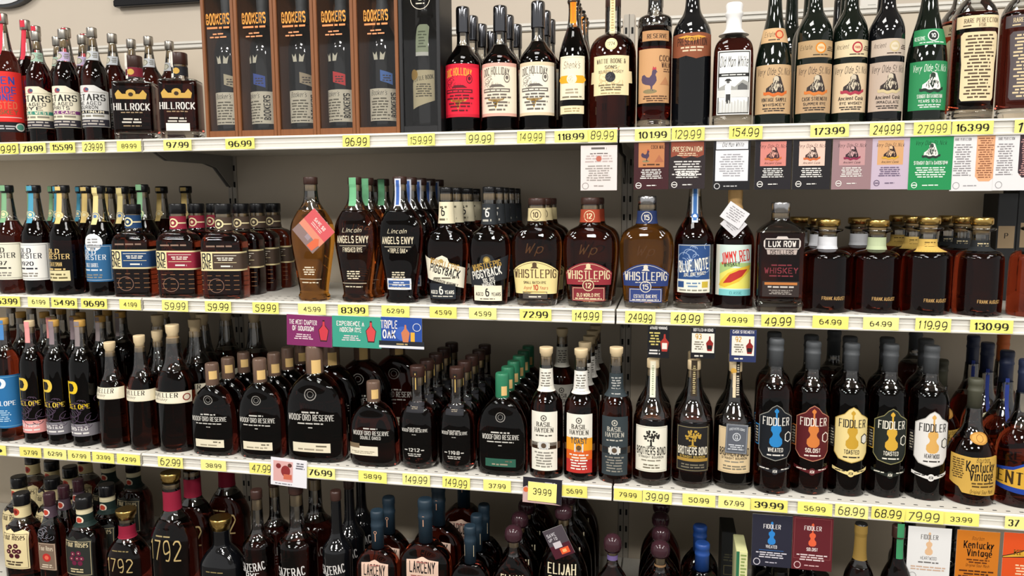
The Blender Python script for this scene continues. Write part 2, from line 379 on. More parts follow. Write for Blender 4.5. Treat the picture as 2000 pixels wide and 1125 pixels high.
# style: profile, neck width, section exponent, depth ratio, fill level
ST = {
 'stars': ([(0,.93),(.015,1),(.52,1),(.6,.95),(.66,.75),(.7,.52),(.78,.4),(.9,.27),(.92,.26)], .27, 2, 1, .71),
 'hill': ([(0,.97),(.02,1),(.66,1),(.685,.97),(.69,.45),(.7,.4),(.86,.4)], .4, 7, .72, .66),
 'doc': ([(0,.93),(.015,1),(.5,1),(.58,.93),(.64,.62),(.69,.38),(.72,.34),(.86,.34)], .34, 2, 1, .69),
 'slim': ([(0,.93),(.012,1),(.48,.98),(.58,.92),(.67,.7),(.76,.42),(.85,.33),(.93,.34),(.95,.42),(.965,.42),(.98,.3)], .33, 2, 1, .76),
 'dome': ([(0,.94),(.015,1),(.55,1),(.64,.9),(.69,.66),(.715,.34),(.74,.33),(.95,.33)], .33, 2, 1, .7),
 'tube': ([(0,.95),(.012,1),(.76,1),(.795,.95),(.815,.6),(.83,.42),(.98,.42)], .42, 2, 1, .72),
 'tall': ([(0,.93),(.012,1),(.6,1),(.68,.95),(.74,.72),(.79,.45),(.85,.36),(.98,.34)], .35, 2, 1, .97),
 'omw': ([(0,.95),(.015,1),(.58,1),(.66,.93),(.71,.7),(.735,.42),(.76,.4),(.98,.36)], .4, 3.4, .85, .7),
 'burg': ([(0,.95),(.012,1),(.32,1),(.44,.95),(.56,.76),(.68,.5),(.8,.36),(.98,.32)], .34, 2, 1, .97),
 'bord': ([(0,.93),(.012,1),(.56,1),(.63,.94),(.69,.72),(.74,.45),(.8,.38),(.98,.34)], .36, 2, 1, .97),
 'rare': ([(0,.95),(.012,1),(.62,1),(.69,.95),(.75,.7),(.79,.42),(.85,.36),(.98,.34)], .36, 2.6, .9, .68),
 'forest': ([(0,.85),(.02,.95),(.1,1),(.5,1),(.58,.92),(.65,.66),(.7,.5),(.75,.44),(.9,.33),(.93,.33)], .34, 2, 1, .68),
 'rd': ([(0,.93),(.02,1),(.57,1),(.63,.96),(.68,.78),(.71,.48),(.725,.38),(.9,.37)], .38, 6, .6, .7),
 'angel': ([(0,.62),(.012,.7),(.045,.7),(.06,.6),(.3,.82),(.46,.97),(.56,1),(.64,.93),(.72,.66),(.78,.4),(.83,.3),(.94,.27)], .28, 2.6, .5, .74),
 'pig': ([(0,.76),(.02,.8),(.1,.83),(.35,.95),(.5,1),(.62,.98),(.7,.82),(.735,.54),(.755,.37),(.92,.34)], .35, 2.8, .62, .79),
 'piggy': ([(0,.76),(.02,.8),(.1,.82),(.35,.93),(.45,1),(.55,.96),(.615,.78),(.65,.48),(.675,.37),(.94,.31)], .32, 2.6, .66, .73),
 'blue': ([(0,.93),(.02,1),(.5,1),(.58,.95),(.65,.72),(.7,.48),(.75,.39),(.92,.29),(.95,.29)], .3, 2, 1, .72),
 'jimmy': ([(0,.96),(.015,1),(.54,1),(.63,.93),(.7,.66),(.76,.44),(.82,.38),(.96,.36)], .37, 2, 1, .78),
 'lux': ([(0,.96),(.015,1),(.72,1),(.735,.98),(.78,.78),(.825,.48),(.84,.4),(.9,.4)], .4, 9, .8, .73),
 'frank': ([(0,.95),(.02,1),(.57,1),(.63,.95),(.665,.76),(.68,.45),(.695,.37),(.84,.36),(.86,.38),(.872,.58),(.885,.62),(.9,.58),(.905,.4)], .37, 2, 1, .69),
 'pen': ([(0,.93),(.015,1),(.62,1),(.69,.94),(.74,.7),(.78,.46),(.83,.38),(.94,.36)], .37, 2, 1, .75),
 'trav': ([(0,.9),(.015,.97),(.1,1),(.5,1),(.59,.93),(.66,.7),(.71,.5),(.78,.42),(.92,.32)], .34, 2, .85, .66),
 'wood': ([(0,.88),(.02,.95),(.08,1),(.45,1),(.56,.93),(.66,.74),(.73,.48),(.765,.27),(.8,.26),(.97,.24)], .25, 2.7, .45, .76),
 'woodb': ([(0,.72),(.02,.85),(.07,.97),(.14,1),(.46,1),(.55,.92),(.62,.7),(.66,.42),(.69,.33),(.9,.33)], .33, 2.2, .75, .66),
 'basil': ([(0,.95),(.015,1),(.53,1),(.6,.94),(.65,.72),(.685,.49),(.71,.42),(.9,.35)], .37, 2, 1, .74),
 'bro': ([(0,.9),(.02,.98),(.1,1),(.5,1),(.58,.93),(.64,.72),(.7,.48),(.75,.42),(.92,.3)], .32, 2, 1, .56),
 'fid': ([(0,.93),(.015,1),(.64,1),(.7,.93),(.74,.72),(.77,.46),(.8,.38),(.98,.36)], .37, 2, 1, .73),
 'kv': ([(0,.95),(.02,1),(.4,1),(.48,.92),(.56,.66),(.62,.44),(.68,.34),(.98,.28)], .31, 2, 1, .56),
 'rose': ([(0,.9),(.02,1),(.55,1),(.64,.93),(.71,.66),(.745,.44),(.77,.4),(.92,.38)], .4, 2.6, .8, .7),
 'roseq': ([(0,.95),(.02,1),(.6,1),(.65,.92),(.7,.72),(.77,.52),(.9,.46)], .48, 6, .8, .7),
 's1792': ([(0,.95),(.02,1),(.5,1),(.56,.96),(.66,.66),(.71,.42),(.74,.36),(.9,.36)], .37, 2.6, .7, .68),
 'saz': ([(0,.9),(.02,1),(.5,.96),(.56,1),(.6,.95),(.64,.62),(.68,.42),(.72,.36),(.94,.32)], .34, 2, 1, .63),
 'larc': ([(0,.92),(.02,1),(.55,1),(.6,.94),(.67,.62),(.71,.36),(.74,.3),(.95,.27)], .29, 3.4, .5, .7),
 'eli': ([(0,.9),(.02,1),(.45,1),(.58,.9),(.68,.62),(.74,.34),(.78,.24),(.9,.22)], .24, 2.6, .5, .76),
 'book': ([(0,.93),(.015,1),(.55,1),(.63,.93),(.7,.68),(.75,.42),(.8,.36),(.97,.34)], .35, 2, 1, .97),
}
class Surf:
    def __init__(s, st, hw, H, cap, k=1):
        s.P, s.wn, s.n, s.ratio, s.fill = ST[st]; s.hw, s.H = hw, H; s.cap = cap; s.k = k
        s.P = [(s.T(t), w) for t, w in s.P]; s.fill = s.T(s.fill)
        s.pr = chaikin(s.P)
        s.tab = {}
    def T(s, t):
        m_ = 1-(1-.3)*s.k
        return 1-(1-t)*s.k if t > .3 else t*m_/.3
    def sec(s, t, glass=False):
        P = s.pr
        if not glass and s.cap and t >= s.cap[0]: w = s.cap[1]
        else:
            w = P[-1][1]
            for a, b in zip(P, P[1:]):
                if a[0] <= t <= b[0]: w = a[1]+(b[1]-a[1])*((t-a[0])/max(b[0]-a[0], 1e-6)); break
        k = max(0, min(1, (w-s.wn)/(1-s.wn)*1.3)) if t < .9 else 0
        a = w*s.hw
        return a, a*(1-k+k*s.ratio), 2+(s.n-2)*k
    def __call__(s, x, z, off):
        t = z/s.H; a, b, n = s.sec(t); key = round(t*60)
        if key not in s.tab:
            T = []; L = 0; e = 2/n; px, py = 0, -b
            for i in range(0, 241):
                th = math.pi*i/240; X = a*math.sin(th)**e if i not in (0, 240) else 0; c = math.cos(th); Y = -b*math.copysign(abs(c)**e, c)
                L += math.hypot(X-px, Y-py); T.append((L, X/a, Y/b)); px, py = X, Y
            s.tab[key] = T
        T = s.tab[key]; ax = abs(x); lo, hi = 0, 240
        while hi-lo > 1:
            m_ = (lo+hi)//2
            if T[m_][0] < ax: lo = m_
            else: hi = m_
        d = T[hi][0]-T[lo][0]; f = 0 if d < 1e-9 else max(0, min(1, (ax-T[lo][0])/d))
        X = a*(T[lo][1]+(T[hi][1]-T[lo][1])*f); Y = b*(T[lo][2]+(T[hi][2]-T[lo][2])*f)
        nx, ny = (X/a)**(n-1)/a if X > 0 else 0, math.copysign(abs(Y/b)**(n-1)/b, Y); L = math.hypot(nx, ny) or 1
        X += nx/L*off; Y += ny/L*off
        return (X if x >= 0 else -X, Y, z)
LIQ = {'a': (.62,.25,.035), 'r': (.24,.036,.014), 'd': (.075,.012,.008), 'w': (.38,.1,.02), 'k': None, 'g': None}
def liquid_mat(k):
    if k == 'k': return mat('black_glass', '0c0d10', .04, coat=.3)
    if k == 'g': return mat('dark_green_glass', '0c140e', .04, coat=.3)
    return mat('amber_spirit', LIQ[k], .015, 0, 1, 1.38)
CAPC = {'nickel': ('a8a49c', .3, 1), 'grey': ('6c6d72', .14, 1), 'black': ('141416', .25, 0), 'wood': ('c9a77a', .6, 0), 'brown': ('3c2620', .35, 0), 'gold': ('c9a862', .25, 1),
        'silver': ('c4c4c6', .22, 1), 'white': ('f0efec', .3, 0), 'char': ('4c4f52', .55, 0), 'olive': ('4a4a3c', .55, 0), 'navy': ('232c48', .45, 0),
        'teal': ('1d2f3c', .5, 0), 'blue': ('1f4488', .4, 0), 'kraft': ('c79f66', .75, 0), 'purple': ('3a2128', .12, 0), 'pale': ('dcc59c', .6, 0),
        'bronze': ('8a7358', .35, 1), 'clearbrown': ('6b5548', .15, 0), 'green': ('2f7a58', .3, 0), 'mustard': ('c79a4c', .5, 0), 'orange': ('c2622a', .5, 0)}
NB = [0]
def loft_secs(S, t0, t1, shrink=1.0, glass=True):
    ts = [t0]+[p[0] for p in S.pr if t0+.002 < p[0] < t1-.002]+[t1]; out = []
    for t in ts:
        a, b, n = S.sec(t, glass); out.append((t*S.H, a*shrink, b*shrink, n))
    return out
def build_bottle(name, st, hw, H, liq, cap, cork, ops, sx, sy, extra, loc, rz):
    """cap = (t0, w, colour, shape); cork = (t0, t1) or None; ops = art in px units"""
    S = Surf(st, hw, H, cap, extra.get('k', 1)); cap = (S.T(cap[0]),)+tuple(cap[1:]); S.cap = cap
    if cork: cork = (S.T(cork[0]), cap[0]+.004)
    root = empty(name, loc, rz)
    t_top = cap[0] if cap[3] not in ('over',) else cap[0]
    gt = min(1, max(cap[0]+.01, .1))
    base_t = extra.get('base', 0)
    if liq in ('k', 'g'):
        link('bottle_glass', loft('bottle_glass', loft_secs(S, 0, gt)), root, liquid_mat(liq))
    else:
        if base_t:
            link('glass_base', loft('glass_base', loft_secs(S, 0, base_t-.002)), root, mat('thick_clear_glass', 'e8e4dc', .03, 0, 1))
        fl = min(S.T(extra['fill']) if 'fill' in extra else S.fill, gt)
        link('spirit', loft('spirit', loft_secs(S, base_t, fl)), root, liquid_mat(liq))
        if fl < gt-.01: link('glass_neck', loft('glass_neck', loft_secs(S, fl+.002, gt), False, False), root, NECK())
    # stopper
    t0, w, cc, shp = cap; c = CAPC[cc]; cm = mat(cc+'_stopper', c[0], c[1], c[2]); r = w*hw
    z0, z1 = t0*H, H; h = z1-z0
    if shp == 'cyl': pr = [(z0,r*.94),(z0+h*.05,r),(z1-h*.12,r),(z1-h*.04,r*.97),(z1,r*.88)]
    elif shp == 'flare': pr = [(z0,r*.78),(z0+h*.3,r*.8),(z0+h*.42,r*.95),(z1-h*.1,r),(z1,r*.96)]
    elif shp == 'dome': pr = [(z0,r*.86),(z0+h*.2,r),(z0+h*.5,r*1.02),(z0+h*.75,r*.9),(z0+h*.92,r*.6),(z1,r*.15)]
    elif shp == 'disc': pr = [(z0,r*.9),(z0+h*.15,r),(z1-h*.2,r),(z1,r*.93)]
    elif shp == 'step': pr = [(z0,r*.97),(z0+h*.55,r*.97),(z0+h*.58,r*1.04),(z0+h*.64,r*1.04),(z0+h*.66,r*.98),(z0+h*.8,r*.98),(z0+h*.82,r*1.03),(z1-h*.05,r*1.03),(z1,r*.9)]
    elif shp == 'wrap': pr = [(z0,r*1.35),(z0+h*.2,r*1.2),(z0+h*.45,r*1.02),(z0+h*.5,r*.92),(z0+h*.56,r*.97),(z1-h*.03,r),(z1,r*.92)]
    elif shp == 'wax': pr = [(z0,r*1.9),(z0+h*.1,r*1.3),(z0+h*.2,r*1.02),(z0+h*.55,r*.95),(z0+h*.62,r*1.12),(z0+h*.7,r*1.12),(z0+h*.74,r*1),(z1-h*.08,r*1.1),(z1,r*.95)]
    STP = link({'wrap': 'paper_wrap', 'wax': 'wax_seal', 'step': 'capsule'}.get(shp, 'stopper'), loft('stopper', [(z, q, q, 2) for z, q in pr], N=28), root, cm)
    if cork:
        link('cork', loft('cork', [(cork[0]*H, S.sec(cork[0], True)[0]*.86, S.sec(cork[0], True)[0]*.86, 2), (cork[1]*H, S.sec(cork[1], True)[0]*.9, S.sec(cork[1], True)[0]*.9, 2)], N=20), STP, mat('cork', 'cdb084', .8))
    if ops:
        groups = [ops] if isinstance(ops[0], tuple) else ops
        for g in groups:
            nm = 'label'
            if isinstance(g[0], str): nm, g = g[0], g[1:]
            yy = sy if not isinstance(sy, list) else (sy[1] if nm.split('_')[0] in ('neck', 'tax', 'cork', 'key', 'medallion', 'ribbon') else sy[0])
            link(nm, art_mesh(nm, g, S, sx, yy), root)
    return root, S
def copy_tree(o, parent=None):
    c = o.copy(); COL.objects.link(c); c.parent = parent
    for ch in o.children: copy_tree(ch, c)
    return c
# shelves: z of deck, y of front edge
SH = {1: (1.68866, .0376), 2: (1.28016, 0.0), 3: (.87741, -.0396), 4: (.475, -.08)}
YB = .444
ORD = ['', 'first', 'second', 'third', 'fourth', 'fifth', 'sixth', 'seventh', 'eighth', 'ninth']
REF = {}
PL = []
FR = [0]
def srad(c, s_, a, b):
    n = 2 if abs(a-b) < .0005 else 3.2
    return 1/((c/a)**n+(s_/b)**n)**(1/n)
def free(sh, x, y, a, b, who=False):
    for p in PL:
        if p[0] != sh: continue
        dx, dy = abs(x-p[1]), abs(y-p[2]); L = math.hypot(dx, dy) or 1e-6; c, s_ = dx/L, dy/L
        r1 = srad(c, s_, a, b); r2 = srad(c, s_, p[3], p[4])
        if L < r1+r2+(.0003 if who or FR[0] else .0015): 
            if who: return p[5:], round((r1+r2-L)*1000, 1)
            return False
    return False if who else True
def bottle(key, st, shelf, u, w, vtop, liq, cap, desc, ops=None, cork=None, back=0, inset=.014, gap=1.03, rz=0, short=None, bd=1, **ex):
    """u: image column of the foot, w: width, vtop: image row of the cap top; back: how many stand behind it"""
    zk, yk = SH[shelf]; n, ratio = ST[st][2], ST[st][3]
    for di, dw in [(0,0),(0,1),(.004,0),(.004,1),(0,2),(.008,1),(.008,2),(0,3),(.012,2),(.012,3),(.018,3),(.025,3),(.03,4),(.035,5),(.04,6),(.045,8)]:
        hw = .04; X = solve_x(u, yk+.05, zk+.05)
        for _ in range(8):
            hd = hw*ratio; Y = yk+inset+di+hd
            us = [proj((X+a*math.cos(rz)-b*math.sin(rz), Y+a*math.sin(rz)+b*math.cos(rz), zk+.06))[0] for a, b in ringpts(hw, hd, n)]
            cur = max(us)-min(us); hw *= (w-dw)/cur; X += (u-(max(us)+min(us))/2)/FPX*proj((X, Y, zk))[2]
        FR[0] = 1; ok_ = free(shelf, X, Y, hw, hd); FR[0] = 0
        if ok_: break
    dz = proj((X, Y, zk+.1))[2]
    z = solve_z(vtop, X, Y); H = z-zk
    hpx = (proj((X, Y-hd, zk))[1]-vtop)
    sx = .02/(proj((X+.01, Y-hd, zk+.08))[0]-proj((X-.01, Y-hd, zk+.08))[0]); ex['k'] = hpx/(proj((X, Y, zk))[1]-vtop); vb = proj((X, Y-hd, zk))[1]
    if shelf == 4: print('BASE', key, round(vb), round(ex['k'], 3))
    sf = .1/(vb-proj((X, Y-hd, zk+.1))[1]); sn = .06/(proj((X, Y, zk+H-.06))[1]-vtop)
    sy = [(0, sf), (H-hpx*sn, sn)]
    root, S = build_bottle('whiskey_bottle', st, hw, H, liq, cap, cork, ops, sx, sy, ex, (X, Y, zk+.0004), rz)
    tag(root, desc, 'bottle'); b_ = free(shelf, X, Y, hw, hd, True)
    if b_: print('FRONT overlap', key, b_)
    PL.append((shelf, X, Y, hw, hd, key))
    REF[key] = (root, hw, hd, H, X, Y, shelf, ST[st][1])
    g = None
    for i in range(back):
        yy = Y+(i+1)*(2*hd*gap+.002)
        if yy+hd > YB-.004: print('back overflow', key, i); break
        xj = X+random.uniform(-.003, .003)*bd
        if not free(shelf, xj, yy, hw, hd):
            xj = next((X+d for d in (0, .003, -.003, .006, -.006, .01, -.01, .014, -.014) if free(shelf, X+d, yy, hw, hd)), None)
            if xj is None: print('back blocked', key, i); break
        c = copy_tree(root); PL.append((shelf, xj, yy, hw, hd))
        c.location = (xj, yy, zk+.0004); c.rotation_euler = (0, 0, rz+random.uniform(-.25, .25)*bd*(1 if ratio == 1 else .1))
        if g is None: g = 'bottles lined up behind the '+(short or key)
        tag(c, '%s bottle back behind the %s' % (ORD[i+1], short or key), 'bottle', g)
    if g: root['group'] = g
    return root
def extra(key, ucap, dy, desc, shelf=None, rz=None, scale=1):
    """one more bottle like REF[key] standing dy metres behind the front edge, its cap at image column ucap"""
    root, hw, hd, H, X, Y, sh, wn = REF[key]; shelf = shelf or sh; zk, yk = SH[shelf]
    ok = False
    for st_ in (0, .01, -.01, .02, -.02, .03, -.03, .04, -.04, .05, -.05, .06, -.06, .07, -.07, .08, -.08, .1, -.1, .12, -.12, .15, -.15, .18, -.18):
        y = min(yk+dy+hd+st_, YB-hd-.005)
        for du in (0, 3, -3, 6, -6, 9, -9):
            x = solve_x(ucap+du, y, zk+H*scale)
            if free(shelf, x, y, hw*scale, hd*scale): ok = True; break
        if ok: break
    if not ok: print('extra skipped', key, ucap); return
    PL.append((shelf, x, y, hw*scale, hd*scale))
    c = copy_tree(root); c.location = (x, y, zk+.0004); c.scale = (scale,)*3; c.rotation_euler = (0, 0, random.uniform(-.3, .3)*(1 if abs(hw-hd) < .001 else .15) if rz is None else rz)
    if 'group' in c: del c['group']
    tag(c, desc, 'bottle'); return c
# ------------------------------------------------------------------ setting
structure(box('floor', -3, 5, -6, 1.0, -.05, 0, noisy('vinyl_floor', '5a554e', '4c4842', 6, .35)))
structure(box('ceiling', -3, 5, -6, 1.0, 3.2, 3.25, noisy('ceiling_tile', 'd8d4cc', 'c8c4bc', 30, .9)))
wall_m = noisy('painted_wall', 'cfc4b4', 'c6baaa', 3, .8, bump=.05)
structure(box('wall_back', -3, 5, .56, .66, 0, 3.2, wall_m))
metal_w = noisy('shelf_enamel', 'dedad0', 'd2cec4', 60, .38)
panel_m = noisy('back_panel_enamel', 'cfc2ae', 'c3b6a2', 8, .5)
grey_m = noisy('bracket_enamel', '8d8a84', '7f7c77', 20, .45)
dark_m = mat('slot_shadow', '0a0a0a', .8)
BAYS = [('left', -1.219, 0), ('middle', 0, 1.219), ('right', 1.219, 2.438)]
# back panels: one sheet per bay with a cap rail
for nm, x0, x1 in BAYS:
    p = box('back_panel', x0+.016, x1-.016, YB, YB+.012, .1, 1.995, panel_m); tag(p, f'beige enamelled sheet at the back of the {nm} shelving bay', 'panel', None)
    r = empty('top_rail', ((x0+x1)/2, YB, 1.999)); hw = (x1-x0)/2-.018
    box('rail_body', -hw, hw, -.004, .02, 0, .017, metal_w, r, .002); box('rail_lip', -hw, hw, -.008, .0, .013, .02, metal_w, r)
    tag(r, f'pale metal cap rail along the top of the {nm} bay', 'rail')
def upright(x, lab):
    r = empty('shelf_upright', (x, YB, 0)); 
    po = box('post', -.015, .015, -.004, .03, .05, 2.03, noisy('upright_enamel', 'b5ada0', 'aaa296', 12, .45), r, .002)
    V = []; Fs = []
    z = .2
    while z < 2.0:
        for sx_ in (-.0085, .0085): boxv(V, Fs, sx_-.0028, sx_+.0028, -.0048, -.0038, z, z+.017)
        z += .0508
    o = link('slots', mesh('slots', V, Fs), po, dark_m); o['kind'] = 'stuff'
    V = []; Fs = []; boxv(V, Fs, -.0006, .0006, -.0046, -.0038, .05, 2.03)
    link('seam', mesh('seam', V, Fs), r, dark_m)
    tag(r, lab, 'upright')
upright(0, 'slotted steel upright behind the seam of the left and middle bays')
upright(1.219, 'slotted steel upright behind the seam of the middle and right bays')
upright(-1.219, 'slotted steel upright at the outer end of the left bay')
upright(2.438, 'slotted steel upright at the outer end of the right bay')
LIPH = .0332
NUMW = {1: 'top', 2: 'second', 3: 'third', 4: 'bottom'}
def shelf(k, nm, x0, x1):
    zk, yk = SH[k]; r = empty('shelf', ((x0+x1)/2, yk, zk)); hw = (x1-x0)/2-.0022; D = YB-yk-.004
    dk = box('deck', -hw, hw, .004, D, -.022, 0, metal_w, r, .0015)
    # price channel: recessed face between two beads
    prof = [(.004,.0005),(-.002,.001),(-.0045,-.001),(-.005,-.004),(-.002,-.0055),(-.001,-.008),(-.001,-.0145),(-.0018,-.0155),(-.0018,-.0175),(-.001,-.0185),(-.001,-.027),(-.0035,-.0285),(-.0058,-.030),(-.0055,-.0325),(-.003,-.0335),(.004,-.033)]
    V = []; Fs = []; n = len(prof)
    for x in (-hw, hw): V += [(x, a, b) for a, b in prof]
    for i in range(n): j = (i+1) % n; Fs.append((i, j, n+j, n+i))
    Fs += [tuple(range(n)), tuple(range(2*n-1, n-1, -1))]
    link('price_channel', mesh('price_channel', V, Fs), r, metal_w)
    # perforations along the front of the deck
    V = []; Fs = []; x = -hw+.03
    while x < hw-.02:
        for dy, o in ((.012, 0), (.05, .0127), (.09, 0)): 
            if x+o < hw: boxv(V, Fs, x+o-.004, x+o+.004, dy, dy+.0035, -.001, .0002)
        x += .0254
    o = link('perforations', mesh('perforations', V, Fs), dk, dark_m); o['kind'] = 'stuff'
    for sgn in (-1, 1):
        X = sgn*(hw-.004); P = [(.03,-.022),(.05,-.034),(.09,-.05),(D-.14,-.05),(D-.09,-.06),(D-.02,-.115),(D-.004,-.115),(D-.004,-.022)]
        V = [(X-.0015, a, b) for a, b in P]+[(X+.0015, a, b) for a, b in P]; n = len(P)
        Fs = [tuple(range(n)), tuple(range(2*n-1, n-1, -1))]+[(i, n+i, n+(i+1)%n, (i+1)%n) for i in range(n)]
        link('bracket', mesh('bracket', V, Fs), r, grey_m)
    tag(r, f'white metal {NUMW[k]} shelf of the {nm} bay with price channel', 'shelf', None)
for nm, x0, x1 in BAYS:
    for k in (1, 2, 3, 4): shelf(k, nm, x0, x1)
# things on the wall above
def wall_round():
    P = on_y(10, -52, .552); s = proj(P)[2]/FPX
    o = empty('round_sign', (P.x, .548, P.z)); R = 88*s
    def disc(nm, r, y0, y1, mt, hole=0):
        V = []; Fs = []; n = 48
        for y in (y0, y1): V += [(r*math.cos(2*math.pi*i/n), y, r*.75*math.sin(2*math.pi*i/n)) for i in range(n)]
        for i in range(n): j = (i+1) % n; Fs.append((i, n+i, n+j, j))
        Fs += [tuple(range(n)), tuple(range(2*n-1, n-1, -1))]; link(nm, mesh(nm, V, Fs), o, mt)
    disc('rim', R, -.012, .01, mat('sign_rim', '3a3c40', .3)); disc('face', R*.92, -.015, -.011, mat('sign_face', 'd8dadc', .4))
    tag(o, 'round white wall sign with dark rim, cut by the top left corner', 'sign')
wall_round()
def frame():
    a = on_y(229, 16, .552); b = on_y(402, 6, .552); o = empty('picture_frame', (a.x, .552, a.z))
    w = b.x-a.x+.25
    box('frame', 0, w, -.02, .006, 0, .022, mat('black_frame', '101013', .2), o, .003); box('frame', 0, .022, -.02, .006, .022, .4, mat('black_frame', '101013', .2), o, .003)
    box('backing', .02, w, -.006, .004, .02, .4, mat('frame_backing', '17181c', .15), o)
    tag(o, 'black picture frame on the wall above the slim wooden boxes', 'frame')
frame()
def plate():
    a = on_y(1677, 22, .552); b = on_y(1718, -30, .552); o = empty('wall_plate', (a.x, .552, a.z)); w, h = b.x-a.x, b.z-a.z
    box('plate', 0, w, -.012, .006, 0, h, mat('plate_plastic', 'dcd8d0', .4), o, .002); box('sticker', w*.4, w*.8, -.0128, -.0118, h*.08, h*.2, mat('sticker', 'a8a8a0', .5), o)
    tag(o, 'small white wall plate above the bearded old man bottles', 'plate')
plate()
# ------------------------------------------------------------------ price tags
TAGN = [0]
def price(k, x0, x1, txt, style, where, hy=.5, size=1, full=None):
    zk, yk = SH[k]; zc = zk-.0168; Y = yk-.0062
    xa, xb = solve_x(x0, Y, zc), solve_x(x1, Y, zc); w = xb-xa; h = .0272 if style != 'h' else .0285
    rr = random.Random(int(x0)*7+k); 
    o = empty('price_tag', ((xa+xb)/2, Y, zc), 0); o.rotation_euler = (0, rr.uniform(-.02, .02), 0)
    cv = rr.uniform(.001, .0035)
    def S(x, z, off):
        t = (x+w/2)/w; y = -cv*max(0, t-.45)**2*3.3-off+.0008
        return (x, y, z)
    yel = rr.choice(['f2ea86', 'f4ec7c', 'f0e678', 'f3ec92']) 
    me = art_mesh('paper', [('r', -w/2, -h/2, w/2, h/2, yel)], S, gx=.006, gy=.05, base=0); 
    p = link('paper', me, o); sm = p.modifiers.new('s', 'SOLIDIFY'); sm.thickness = .0002; sm.offset = 0
    tw = w*{'s': .8, 'g': .62, 'h': .8}[style]*size; n = len(txt)
    if full: tw *= len(txt)/full
    th = {'s': .0128, 'g': .0098, 'h': .0165}[style]*rr.uniform(.93, 1.05)
    if style == 's': th = min(th, tw/n*1.5)
    col = '2a2a22' if not (style == 'h' and rr.random() < .35) else '55543c'
    tx = 0 if not full else -w/2+tw/2+.006
    ops = [('t', txt, tx, -th/2+rr.uniform(-.001, .001), th, tw, col, style, {'wt': 1.0 if style == 's' else .8})]
    link('lettering', art_mesh('lettering', ops, S, gx=0, base=.0006), p)
    tag(o, f'yellow price tag {("hand-lettered " if style=="h" else "")}{txt} {where}', 'price tag')
TG = {1: [(-14,37,'79.99','h','at the far left of the top shelf'),(39,90,'78.99','s','left end of top shelf'),(97,148,'155.99','s','below the purple-banded cream label'),(160,205,'239.99','h','on the top left shelf'),(228,276,'89.99','g','below the first square decanter'),
 (319,375,'97.99','s','below the second square decanter'),(440,498,'96.99','s','printed, below the wooden boxes'),(669,722,'96.99','h','below the wooden boxes'),(796,850,'159.99','h','below the black box'),(910,965,'99.99','h','below the scarlet label'),(1010,1065,'149.99','h','on the top shelf below a cream label'),(1083,1148,'118.99','s','below the slender orange-banded bottle'),(1148,1205,'89.99','h','at the right end of the middle top shelf'),
 (1240,1310,'101.99','s','below the rooster bottle'),(1312,1376,'129.99','h','below the tall black bottle'),(1424,1489,'154.99','h','below the white wax bottle'),(1583,1658,'173.99','s','below the bearded man bottles'),(1699,1766,'249.99','h','on the top right shelf'),(1785,1857,'279.99','h','below the green-labelled bottle'),(1860,1940,'163.99','s','below the script-covered cream label'),(1982,2052,'1','h','cut by the right edge of the photo')],
 2: [(-12,40,'53.99','s','at the far left of the second shelf'),(54,97,'61.99','g','below the white label, second shelf'),(100,152,'54.99','s','below the gold-lettered bottle'),(158,210,'96.99','s','below the blue label, second shelf'),(233,276,'41.99','g','below the navy-banded flask'),
 (316,368,'59.99','h','below the crimson-banded flask'),(400,452,'59.99','h','below the brown-banded flask'),(493,545,'59.99','h','in front of the empty deck'),(582,637,'45.99','g','below the amber shield bottle'),(660,720,'83.99','s','above the green card'),(745,800,'62.99','g','above the blue card'),(839,892,'45.99','g','below the slanted cream label'),(916,970,'45.99','g','below the slanted dark label'),(1015,1077,'72.99','s','below the yellow arched label'),(1117,1176,'149.99','h','below the crimson arched label'),
 (1221,1280,'249.99','h','below the blue arched label'),(1310,1374,'49.99','h','below the blue rectangular label'),(1407,1472,'49.99','g','below the corn cob label'),(1487,1552,'49.99','h','below the square crystal decanter'),(1587,1657,'64.99','g','below the white-banded decanter'),(1686,1755,'64.99','g','below the green-banded decanter'),(1788,1857,'119.99','h','below the gold-banded decanter'),(1895,1978,'130.99','s','below the black-banded decanter')],
 3: [(-30,13,'9','g','cut by the left edge of the photo'),(38,82,'57.99','g','below the pink-banded bottle'),(85,130,'62.99','g','below the left grey-banded twin'),(132,177,'67.99','g','below the right grey-banded twin'),(180,224,'33.99','g','below the smallest cream-banded bottle'),(228,275,'42.99','g','at the right end of the left bay'),
 (308,358,'62.99','h','below the largest cream-banded bottle'),(392,442,'38.99','g','below the smallest black arched flask'),(487,534,'47.99','h','partly behind a white card'),(598,655,'76.99','s','right of the white card'),(700,756,'58.99','g','below the squat dark red flask'),(786,840,'149.99','h','on the left of a third shelf pair'),(864,918,'149.99','h','on the right of a third shelf pair'),(944,998,'37.99','g','below the green-capped flask'),(1097,1147,'56.99','g','right of the dark card'),
 (1199,1254,'79.99','g','at the left end of the right bay'),(1255,1312,'39.99','h','below the oak tree white label'),(1333,1397,'50.99','g','below the gold tree label'),(1403,1465,'67.99','g','below the bottle with grey hang tag'),(1466,1538,'39.99','s','below the blue violin label'),(1558,1625,'56.99','g','below the red violin label'),(1631,1695,'68.99','h','below the cream violin label'),(1702,1767,'68.99','h','below the dark green violin label'),(1768,1842,'79.99','h','below the white violin label'),(1843,1912,'33.99','g','below the gold parchment label'),(1963,2032,'37','s','at the right end of the third shelf')]}
for k in TG:
    for t in TG[k]:
        w = t[4]
        price(k, t[0], t[1], t[2], t[3], w, full=(5 if t[2] in ('1', '37') else None))
